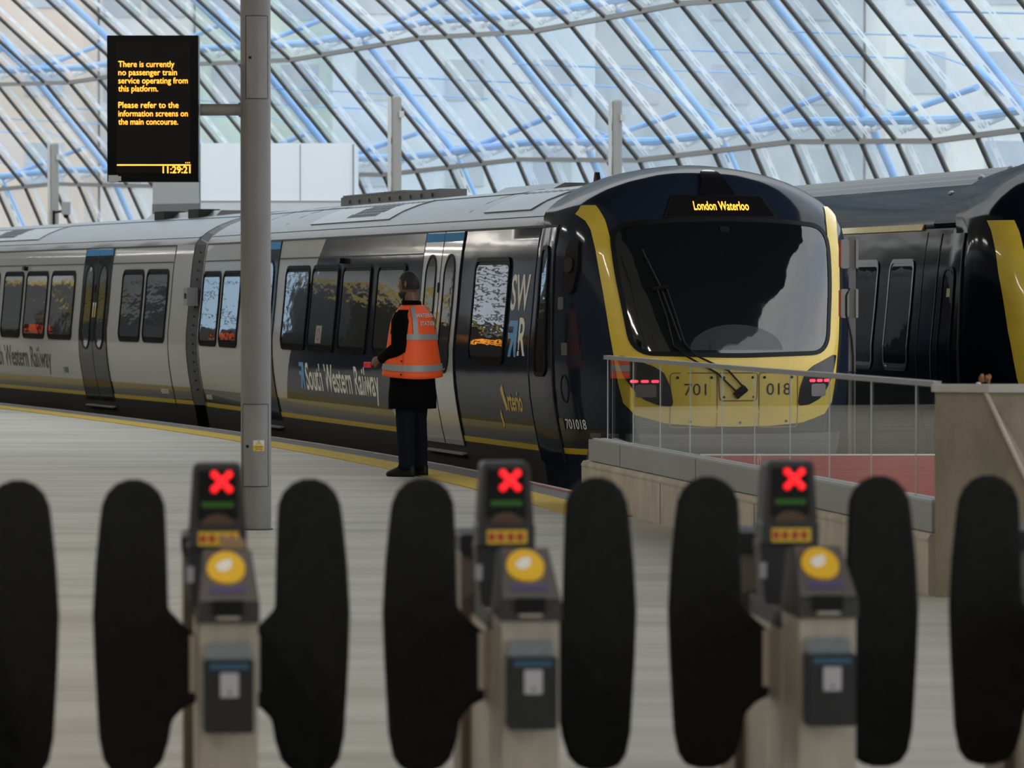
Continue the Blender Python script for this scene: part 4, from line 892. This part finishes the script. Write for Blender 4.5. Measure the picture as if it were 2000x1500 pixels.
m = MB(); m.box(-19, -8.9, 59.6, 61.5, 0, 2.15); struct(m.build('wall_centre', pm('dark_hoarding', (.022, .023, .025), .5)), 'dark hoarding across the middle of the platform, left of the view')
CEI = pm('roof_deck', (.50, .50, .48), .7)
for ya, yb in ((-12, 88), (94, 137)):   # decks added to darken the platform; the gap lets sky light in
    n = max(2, int((yb - ya) / 1.5)); yy = [ya + (yb - ya) * k / n for k in range(n + 1)]
    m = MB(); m.loft([[(edgeX(y) - 12.9, y, 7.5), (edgeX(y) - 1.5, y, 7.9), (edgeX(y) - 1.5, y, 8.1), (edgeX(y) - 12.9, y, 7.7)] for y in yy]); struct(m.build('ceiling', CEI), 'unseen opaque roof deck added to darken the platform')
yy = [-12 + k * 1.5 for k in range(39)]; m = MB(); m.loft([[(edgeX(y) - 1.5, y, 7.9), (cxr(y) + .05, y, 7.9), (cxr(y) + .05, y, 8.1), (edgeX(y) - 1.5, y, 8.1)] for y in yy if cxr(y) > edgeX(y) - 1.4]); struct(m.build('ceiling', pm('dark_deck', (.04, .04, .042), .7)), 'unseen dark roof deck added so the windscreen reflects dark')  # added overhead and kept dark so the cab glass reflects black

ad = empty('reflection_panel', (-11.0, 59.5, 2.2)); tag(ad, 'unseen pale lit panel above a dark hoarding, added to reflect in a carriage window', 'screen')  # glowing panel added only for its reflection in the window
m = MB(); m.box(-.5, .5, -.05, .1, 0, 1.25); m.build('panel_case', BLACK, ad); m = MB(); m.box(-.46, .46, -.06, -.05, .05, 1.2); m.build('lit_panel', pm('lit_panel', (.5, .5, .5), .5, emis=(.72, .82, .95), es=.75), ad)
m = MB()
for k in range(7): m.box(-.46, .46, -.075, -.06, .16 + k * .15, .20 + k * .15)  # dark bars break up the reflected panel
m.build('panel_bars', BLACK, ad)
m = MB()
for k in range(5): m.box(-.45 + (k % 2) * .2, .05 + (k % 3) * .18, -.03, -.0, -.28 - k * .055, -.25 - k * .055)
m.build('amber_rows', ORL, ad)
# ------------------------------------------------------------------ ticket gates
def paddle_poly():
    Q = [(193,1012),(197,985),(207,962),(224,945),(246,936),(270,936),(292,945),(309,961),(319,984),(321,1012),(324,1100),(326,1190),(350,1216),(384,1245),(400,1250),(400,1366),(384,1370),(354,1386),(333,1408),(326,1450),(314,1488),(296,1508),(270,1516),(240,1516),(214,1508),(199,1485),(190,1440),(182,1300),(178.5,1200),(184,1100)]
    D = 12.89; s = 8500 / D
    return [((x - 1000) / s, 1.64 - (y - 568) / s) for x, y in Q]
GX0, GY0 = -.026, 13.05           # middle gate, base of its display head
AX = math.radians(5)
def make_gate():
    g = empty('ticket_gate', (GX0 - .855, GY0 - .12, 0), AX)
    s = 8500 / 12.93
    X = lambda px, D: (px - 1000) / (8500 / D) - (GX0 - .855)
    Z = lambda py, D: 1.64 - (py - 568) / (8500 / D)
    c, sn = math.cos(-AX), math.sin(-AX)
    def loc(x, y):   # world offset to local
        return x * c - y * sn, x * sn + y * c
    # front pedestal
    D = 12.30; yf = D - (GY0 - .12)
    m = MB(); cx = loc(X(446, D), yf)[0]
    yl = loc(X(446, D), yf)[1]
    m.rbox(cx - .082, cx + .082, yl, yl + .34, 0, .715, .012); sharp(m.build('front_pedestal', STEEL, g), 40)
    h = MB()
    x0, x1 = cx - .087, cx + .087
    h.hexa([(x0, yl - .02, .70), (x1, yl - .02, .70), (x1, yl + .34, .70), (x0, yl + .34, .70), (x0, yl - .02, .752), (x1, yl - .02, .752), (x1 - .018, yl + .20, .895), (x0 + .018, yl + .20, .895)])
    h.hexa([(x0 + .018, yl + .20, .70), (x1 - .018, yl + .20, .70), (x1, yl + .34, .70), (x0, yl + .34, .70), (x0 + .018, yl + .20, .895), (x1 - .018, yl + .20, .895), (x1 - .018, yl + .34, .88), (x0 + .018, yl + .34, .88)])
    h.build('reader_housing', GPLAST, g)
    def SL(x, t, hh):   # on the sloping plate: t 0 front .. 1 back
        nx = Vector((0, -.143, .22)).normalized(); k = 1 - t * .09 / .5 * 1.0
        return (cx + x * (1 - .2 * t), yl - .02 + .22 * t + nx.y * hh, .752 + .143 * t + nx.z * hh)
    pl = patch('reader_plate', [(-.083, .05), (.083, .05), (.083, .98), (-.083, .98)], SL, 0, .004, GTOP, g, dx=.05, dz=.2)
    e = [(-.006 + .062 * math.cos(2 * math.pi * k / 28), .63 + .285 * math.sin(2 * math.pi * k / 28)) for k in range(28)]
    pd = patch('contact_pad', e, SL, .004, .012, PAD, g, dx=.05, dz=.2)
    patch('hand_symbol', roundpoly([(-.040, .66), (-.010, .76), (.014, .76), (.012, .62), (-.012, .54), (-.030, .56)][::-1], .01), SL, .012, .0135, TXTW, pd, dx=.05)
    patch('small_red_dot', rrect(-.066, -.056, .84, .90, .005), SL, .004, .006, pm('dot_red', (.3, .03, .03), .5), pl)
    patch('purple_strip', rrect(-.055, .052, .20, .30, .01), SL, .004, .008, pm('purple_strip', (.10, .08, .19), .4), pl)
    m = MB(); m.box(cx - .045, cx + .04, yl - .03, yl + .02, .725, .765); m.build('ticket_slot', BLACK, g)
    m = MB(); m.box(cx - .035, cx + .03, yl - .035, yl - .02, .712, .720); m.build('slot_lip', STEEL, g)
    tb = MB(); tb.rbox(cx - .072, cx + .068, yl - .085, yl, .395, .603, .008); o = sharp(tb.build('ticket_catcher', pm('catcher_black', (.014, .014, .015), .4), g), 40)
    m = MB(); m.hexa([(cx - .066, yl - .08, .603), (cx + .062, yl - .08, .603), (cx + .062, yl, .603), (cx - .066, yl, .603), (cx - .064, yl - .03, .643), (cx + .060, yl - .03, .643), (cx + .060, yl, .643), (cx - .064, yl, .643)]); m.build('clear_hood', pm('clear_hood', (.25, .30, .33), .15, alpha=.45), o)
    m = MB(); m.box(cx - .056, cx + .054, yl - .088, yl - .085, .575, .592); m.build('blue_band', pm('blue_band', (.03, .09, .15), .4), o)
    m = MB(); m.rbox(cx - .026, cx + .026, yl - .088, yl - .085, .497, .566, .004); c_ = m.build('white_card', pm('card_white', (.42, .40, .42), .5), o)
    m = MB(); m.box(cx - .004, cx + .004, yl - .0895, yl - .088, .507, .515); m.build('card_mark', TXTK, c_)
    # display head
    def HX(x, z, y): return (x, y, z)
    D = 12.93; hx = loc(X(424, D), 0)[0]
    def head(name, w0, w1, z0, z1, y0, y1, mat, lean=0., r=.0):
        m = MB(); a = [(hx - w0 / 2, z0), (hx + w0 / 2, z0), (hx + w1 / 2, z1), (hx - w1 / 2, z1)]
        if r: a = roundpoly(a, r)
        m.prism(a, lambda p, q, hh: (p, hh, q), y0, y1); return sharp(m.build(name, mat, g), 40)
    hd = head('display_head', .168, .142, .935, 1.128, -.04, .10, GPLAST, r=.018)
    m = MB(); m.prism([(hx - .060, .965), (hx + .060, .965), (hx + .056, 1.108), (hx - .056, 1.108)], lambda p, q, hh: (p, hh, q), -.043, -.040); m.build('display_window', pm('display_window_black', (.006, .006, .007), .2), hd)
    xr = hx + .012; zr = 1.074
    m = MB()
    for sg in (-1, 1): m.tube([(xr - sg * .022, -.047, zr - .022), (xr + sg * .022, -.047, zr + .022)], .0095, 8)
    for sg in (-1, 1):
        for q in (-1, 1): m.sphere((xr + sg * .022, -.047, zr + q * .022), .011, .006, .011, 10, 6)
    m.build('red_cross', REDL, hd)
    m = MB(); m.box(xr - .058, xr + .036, -.045, -.043, .998, 1.014); m.build('green_bar', GRNL, hd)
    m = MB(); m.prism([(hx + .048 * math.cos(k * math.pi / 12), .945 + .034 * math.sin(k * math.pi / 12)) for k in range(13)], lambda p, q, hh: (p, hh, q), -.052, -.040); m.build('brown_dome', pm('amber_dome', (.10, .06, .04), .3), hd)
    cl = head('collar', .172, .172, .880, .945, -.048, .11, GPLAST, r=.01)
    m = MB(); m.rbox(hx - .058, hx + .062, -.0515, -.048, .885, .926, .003); st = m.build('yellow_sticker', pm('sticker_yellow', (.72, .48, .03), .5), cl)
    for k, xx in enumerate((-.045, -.018, .012, .040)): m = MB(); m.rbox(hx + xx - .009, hx + xx + .011, -.0525, -.0515, .893, .918, .006); m.build('sticker_mark', pm('mark_red', (.45, .06, .03), .5), st)
    head('head_stalk', .150, .180, .70, .885, -.03, .12, pm('gate_black', (.016, .016, .017), .5), r=.01)
    m = MB(); m.box(hx - .092, hx - .070, -.036, -.03, .775, .822); m.build('silver_plate', pm('silver_plate', (.33, .33, .34), .4), g)
    # main cabinet between
    m = MB(); m.rbox(hx - .062, hx + .095, yl + .34, .50, 0, .70, .01); m.build('side_cabinet', pm('gate_black', (.016, .016, .017), .5), g)
    m = MB(); m.box(hx - .066, hx - .050, yl + .33, .50, .0, .64); m.build('steel_edge_strip', STEEL, g)
    m = MB(); m.box(hx + .0, hx + .016, yl + .20, yl + .21, .66, .76); m.build('key_plate', pm('silver_plate', (.33, .33, .34), .4), g)
    # rear post
    D = 13.45; xr0 = loc(X(358, D), .5)[0]
    m = MB(); m.rbox(xr0, xr0 + .165, .48, .80, 0, .83, .01); m.build('rear_cabinet', pm('rear_panel_beige', (.20, .165, .125), .45, metal=.2), g)
    m = MB(); m.rbox(xr0 - .004, xr0 + .169, .46, .82, .825, .885, .01); m.build('rear_cap', pm('gate_black', (.016, .016, .017), .5), g)
    # paddles
    PP = paddle_poly(); x_off = GX0 - .855
    for sg in (-1, 1):
        pts = []
        for x, z in PP:
            xx = x - x_off
            if sg > 0: xx = (2 * ((430 - 1000) / (8500 / 12.89))) - x - x_off
            pts.append((xx, z))
        if sg < 0: pts = pts[::-1]
        m = MB(); m.prism(pts, lambda a, b, hh: (a, -.03 + hh, b), -.016, .016)
        o = m.build('paddle', PADDLE, g); bv = o.modifiers.new('bev', 'BEVEL'); bv.width = .012; bv.segments = 3; bv.limit_method = 'ANGLE'
        xe = (hx - .07) if sg < 0 else (hx + .11)
        m = MB(); m.tube([(xe, -.03, .45), (xe, -.03, .62)], .022, 12); m.build('hinge', STEEL, o)
    return g
g0 = make_gate(); tag(g0, 'left of the three ticket gates showing red crosses, in front of the grey pillar', 'ticket gate', 'row of closed ticket gates')
RV = (.855, .10)
def gl(k): return (GX0 - .855 + RV[0] * k, GY0 - .12 + RV[1] * k, 0)
dup(g0, gl(1), AX, 'middle ticket gate of the three showing red crosses, below the standing man')
dup(g0, gl(2), AX, 'right ticket gate of the three showing red crosses, below the glass balustrade')
dup(g0, gl(3), AX, 'ticket gate cut by the right edge, only its black paddle and rear cabinet showing')
dup(g0, gl(-1), AX, 'ticket gate beyond the left edge, only its black right hand paddle showing')

cb = empty('cardboard_scrap', (-.806, 12.54, .897)); tag(cb, 'small tan cardboard piece lying on top of the left ticket gate', 'cardboard')
m = MB(); m.hexa([(-.036, -.02, 0), (.036, -.02, 0), (.036, .02, 0), (-.036, .02, 0), (-.036, -.015, .034), (.030, -.015, .028), (.030, .015, .028), (-.036, .015, .036)]); m.build('tan_card', pm('tan_card', (.30, .19, .10), .8), cb)
# ------------------------------------------------------------------ man in orange vest
def ring(rx, ry, z, cx=0., cy=0., n=28, tilt=0.):
    out = []
    for k in range(n):
        a = 2 * math.pi * k / n; c, s = math.cos(a), math.sin(a)
        x = rx * math.copysign(abs(c) ** .85, c); y = ry * math.copysign(abs(s) ** .85, s)
        out.append((cx + x, cy + y, z + tilt * (cy + y)))
    return out
def hand_geo(m, wrist, d, side_, up, R=.010):
    """palm and five curled fingers; d forward, side_ across the palm, up the back of the hand"""
    w = Vector(wrist); d = d.normalized(); s = side_.normalized(); u = up.normalized()
    m.loft([[tuple(w + d * t + s * (a * wd) + u * (b * th)) for a, b in ((1, .3), (.6, 1), (-.6, 1), (-1, .3), (-1, -.4), (-.5, -1), (.5, -1), (1, -.4))] for t, wd, th in ((-.03, .026, .021), (.0, .028, .02), (.03, .036, .017), (.07, .041, .014), (.09, .038, .012))])
    for k, (off, ln) in enumerate(((-.030, .062), (-.010, .074), (.011, .070), (.030, .055))):
        b = w + d * .082 + s * off; p1 = b + d * ln * .42 - u * .006; p2 = p1 + d * ln * .26 - u * ln * .26; p3 = p2 + d * ln * .03 - u * ln * .30
        m.tube([b - d * .02, b, p1, p2, p3], [R * .95, R, R * .93, R * .85, R * .6], 8)
    b = w + d * .02 - s * .030; p1 = b + d * .03 - s * .022 - u * .008; p2 = p1 + d * .032 - s * .002 - u * .014
    m.tube([b, p1, p2], [R * 1.3, R * 1.1, R * .75], 8)
def head_geo(m, c):
    n, k_ = 28, 20; V = []; F = []
    for j in range(k_ + 1):
        p = math.pi * j / k_ - math.pi / 2; z = math.sin(p); rr = math.cos(p)
        for k in range(n):
            t = 2 * math.pi * k / n; x = math.cos(t) * rr; y = math.sin(t) * rr
            X, Y, Zc = x * .076, y * .097, z * .118
            if z < 0: X *= 1 + z * .30; Y = Y * (1 + z * .12) + (-z) * .018
            if y > .5 and abs(x) < .35:
                g_ = (1 - abs(x) / .35)
                if -.30 < z < .12: Y += .026 * g_ * (1 - abs(z + .18) / .32 if abs(z + .18) < .32 else 0)
                if -.50 < z < -.36: Y += .006 * g_
                if z < -.75: Y += .010 * g_
            if y > .4 and .06 < z < .22 and .15 < abs(x) < .6: Y -= .008
            V.append((c[0] + X, c[1] + Y, c[2] + Zc))
    for j in range(k_):
        for k in range(n): F.append((j*n+k, j*n+(k+1) % n, (j+1)*n+(k+1) % n, (j+1)*n+k))
    m.add(V, F)
    for s_ in (-1, 1): m.tube([(c[0] + s_ * .070, c[1] - .012, c[2] - .035), (c[0] + s_ * .083, c[1] - .018, c[2] - .005), (c[0] + s_ * .080, c[1] - .016, c[2] + .028)], [(.006, .012), (.008, .017), (.006, .012)], 8)
man = empty('person', (-.880, 38.45, 0), math.radians(58))
tag(man, 'man in orange vest and black coat standing on the platform with his back to us', 'person')
HC = (-.005, .035, 1.695)
b = MB(); head_geo(b, HC); b.tube([(0, .0, 1.44), (0, .008, 1.54), (0, .03, 1.64)], [.062, .056, .056], 16)
b.loft([ring(.15, .11, .84), ring(.165, .12, .95), ring(.15, .11, 1.08), ring(.17, .12, 1.28), ring(.185, .11, 1.40), ring(.12, .08, 1.47), ring(.06, .055, 1.50)])
SHL, ELL, WRL = (-.205, -.01, 1.415), (-.265, -.03, 1.135), (-.20, .205, 1.035)
SHR, ELR, WRR = (.205, -.01, 1.415), (.27, .0, 1.135), (.15, .235, 1.05)
for a, e, w_ in ((SHL, ELL, WRL), (SHR, ELR, WRR)):
    b.tube([a, Vector(a).lerp(Vector(e), .5), e, Vector(e).lerp(Vector(w_), .5), w_], [.052, .046, .040, .036, .027], 12)
DL = Vector((.10, .5, -.10)); hand_geo(b, WRL, DL, Vector((.3, -.06, .9)), Vector((-.9, .2, .25)))
hand_geo(b, WRR, Vector((-.25, .5, .02)), Vector((-.3, -.1, .9)), Vector((.9, .3, .2)))
for s_ in (-1, 1):
    b.tube([(s_ * .09, 0, .90), (s_ * .095, .005, .70), (s_ * .095, .015, .49), (s_ * .10, .0, .28), (s_ * .10, -.01, .08)], [.088, .075, .055, .052, .036], 14)
    b.loft([ring(.034, .11, .0, s_ * .105, .055), ring(.038, .12, .03, s_ * .105, .055), ring(.034, .06, .09, s_ * .10, .005)])
body_o = b.build('body', SKIN, man); rm = body_o.modifiers.new('r', 'REMESH'); rm.mode = 'VOXEL'; rm.voxel_size = .0065; rm.use_smooth_shade = True
sm = body_o.modifiers.new('s', 'CORRECTIVE_SMOOTH'); sm.iterations = 3
# hair
hm = MB(); n, k_ = 28, 12; V = []; F = []
for j in range(k_ + 1):
    p = math.pi / 2 * (1 - j / k_ * 1.22)
    for k in range(n):
        t = 2 * math.pi * k / n; x, y, z = math.cos(p) * math.cos(t), math.cos(p) * math.sin(t), math.sin(p)
        fr_ = max(0, y); zz = z
        if y > .25 and z < .42: zz = .42 + (z - .42) * .05; q = math.sqrt(max(0, 1 - zz * zz)) / max(1e-6, math.hypot(x, y)); x *= q; y *= q
        V.append((HC[0] + x * .0805, HC[1] + y * .101 - .003, HC[2] + zz * .124))
for j in range(k_):
    for k in range(n): F.append((j*n+k, (j+1)*n+k, (j+1)*n+(k+1) % n, j*n+(k+1) % n))
hm.add(V, F); hm.build('hair', HAIR, man, True)
for s_ in (-1, 1):
    m = MB(); m.sphere((HC[0] + s_ * .030, HC[1] + .083, HC[2] + .012), .012, .010, .008, 10, 6); m.build('eye', pm('eye_white', (.6, .58, .55), .2), man, True)
bd = MB(); bd.loft([ring(.034, .040, HC[2] - .122, HC[0], HC[1] + .040, 18), ring(.050, .064, HC[2] - .095, HC[0], HC[1] + .034, 18), ring(.058, .072, HC[2] - .068, HC[0], HC[1] + .024, 18)]); bd.build('beard', HAIR, man, True)
# coat
ct = MB()
crings = [(.235, .185, .60), (.24, .185, .70), (.225, .17, .88), (.205, .155, 1.05), (.205, .145, 1.2), (.215, .14, 1.34), (.205, .125, 1.42), (.155, .10, 1.47), (.085, .08, 1.505)]
ct.loft([ring(a, b_, z) for a, b_, z in crings], caps=False)
ct.loft([ring(.086, .082, 1.49, 0, .0), ring(.083, .083, 1.545, 0, .012), ring(.076, .076, 1.555, 0, .015)], caps=False)
coat = ct.build('coat', COATM, man, True); so = coat.modifiers.new('t', 'SOLIDIFY'); so.thickness = .006
for a, e, w_, nm in ((SHL, ELL, WRL, 'l'), (SHR, ELR, WRR, 'r')):
    a, e, w_ = Vector(a), Vector(e), Vector(w_); m = MB()
    m.tube([a + Vector((0, 0, .035)), a.lerp(e, .15), a.lerp(e, .5), a.lerp(e, .85), e, e.lerp(w_, .15), e.lerp(w_, .5), e.lerp(w_, .93)], [.050, .082, .074, .070, .070, .066, .058, .050], 16); m.build('sleeve', COATM, man, True)
# vest
VR = [(.300, .238, .895), (.288, .225, .97), (.268, .205, 1.08), (.250, .188, 1.20), (.240, .172, 1.30), (.225, .155, 1.38), (.190, .135, 1.44), (.135, .105, 1.49), (.095, .092, 1.515)]
def vr(z):
    zs = [q[2] for q in VR]; return interp(z, zs, [q[0] for q in VR]), interp(z, zs, [q[1] for q in VR])
def VP(a, z, h=0.):   # a: angle from the back centre, positive to his right
    rx, ry = vr(z); s, c = math.sin(a), math.cos(a)
    x = (rx + h) * math.copysign(abs(s) ** .85, s); y = -(ry + h) * math.copysign(abs(c) ** .85, c)
    w = .006 * math.sin(a * 7 + z * 9) * max(0, (1.3 - z)) * 2
    drop = -.03 * max(0, 1.1 - z) / .2 * math.cos(a + .6) if z < 1.1 else 0
    return (x * (1 + w), y * (1 + w), z + drop)
vm = MB(); V = []; F = []
N = 48; a0, a1 = -math.pi * .96, math.pi * .96; zs = [.895 + k * .0305 for k in range(21)] + [1.515]
for z in zs:
    for k in range(N + 1): V.append(VP(a0 + (a1 - a0) * k / N, z))
for j in range(len(zs) - 1):
    for k in range(N):
        am = a0 + (a1 - a0) * (k + .5) / N; zm = (zs[j] + zs[j+1]) / 2
        if abs(abs(am) - math.pi / 2) < .50 and zm > 1.20 and zm < 1.485 and ((abs(am) - math.pi / 2) / .50) ** 2 + (max(0, 1.36 - zm) / .16) ** 2 < 1: continue
        F.append((j*(N+1)+k, j*(N+1)+k+1, (j+1)*(N+1)+k+1, (j+1)*(N+1)+k))
vm.add(V, F); vest = vm.build('vest', VESTM, man, True); so = vest.modifiers.new('t', 'SOLIDIFY'); so.thickness = .004
VF = lambda a, z, h: VP(a, z, h + .006)
for zc in (1.235, .975):
    patch('reflective_band', [(-3.0, zc - .026), (3.0, zc - .026), (3.0, zc + .026), (-3.0, zc + .026)] if zc < 1.2 else [(-1.15, zc - .026), (1.15, zc - .026), (1.15, zc + .026), (-1.15, zc + .026)], VF, 0, .003, REFL, vest, dx=.08, dz=.05)
for s_ in (-1, 1):
    patch('reflective_strap', ([(s_ * .80, 1.23), (s_ * .58, 1.23), (s_ * .55, 1.40), (s_ * .72, 1.50), (s_ * 1.05, 1.50), (s_ * .82, 1.40)][::s_ * -1]), VF, 0, .003, REFL, vest, dx=.05, dz=.03)
for zc in (1.12, 1.03, .925): patch('press_stud', rrect(-1.345, -1.30, zc - .007, zc + .007, .007), VF, .0, .006, BLACK, vest, smooth=False)
ribbon('side_seam', [(-1.27, .9), (-1.27, 1.2)], VF, .012, 0, .004, pm('orange_seam', (.65, .07, .012), .6), vest)
text('vest_lettering', 'WATERLOO', VF, -.62, .62, 1.405, .036, pm('vest_print', (.75, .55, .50), .5), vest, h=.004, bold=.02)
text('vest_lettering', 'STATION', VF, -.42, .42, 1.335, .036, pm('vest_print', (.75, .55, .50), .5), vest, h=.004, bold=.02)
# trousers and shoes
for s_ in (-1, 1):
    m = MB(); m.tube([(s_ * .088, 0, .93), (s_ * .092, .005, .74), (s_ * .094, .012, .50), (s_ * .10, .0, .30), (s_ * .10, -.008, .12), (s_ * .10, .0, .07)], [(.108, .112), (.100, .104), (.086, .088), (.078, .080), (.070, .078), (.074, .084)], 16); m.build('trouser_leg', TROU, man, True)
    m = MB(); cx_ = s_ * .105; m.loft([ring(.048, .142, .0, cx_, .055), ring(.053, .150, .02, cx_, .057), ring(.051, .140, .045, cx_, .05), ring(.045, .09, .085, cx_, .0), ring(.042, .055, .12, cx_, -.015)]); m.build('shoe', BLACK, man, True)
ph = MB(); wv = Vector(WRL) + DL.normalized() * .13 + Vector((.0, .0, -.02)); 
ph.rbox(-.012, .012, -.03, .045, -.02, .03, .008); ph.xform(lambda x, y, z: (wv.x + x - .0, wv.y + y + .02, wv.z + z - .01))
o = ph.build('red_torch', pm('pink_red_plastic', (.80, .06, .08), .4)); mw = Matrix.Translation((-.880, 38.45, 0)) @ Matrix.Rotation(math.radians(58), 4, 'Z'); o.data.transform(mw); tag(o, 'small pinkish red gadget held in the hand of the standing man', 'gadget')
p2 = dup(man, (-12.85, 71.2, 0), math.radians(-150), 'second person in orange vest far left of the platform, seen reflected in a carriage window')
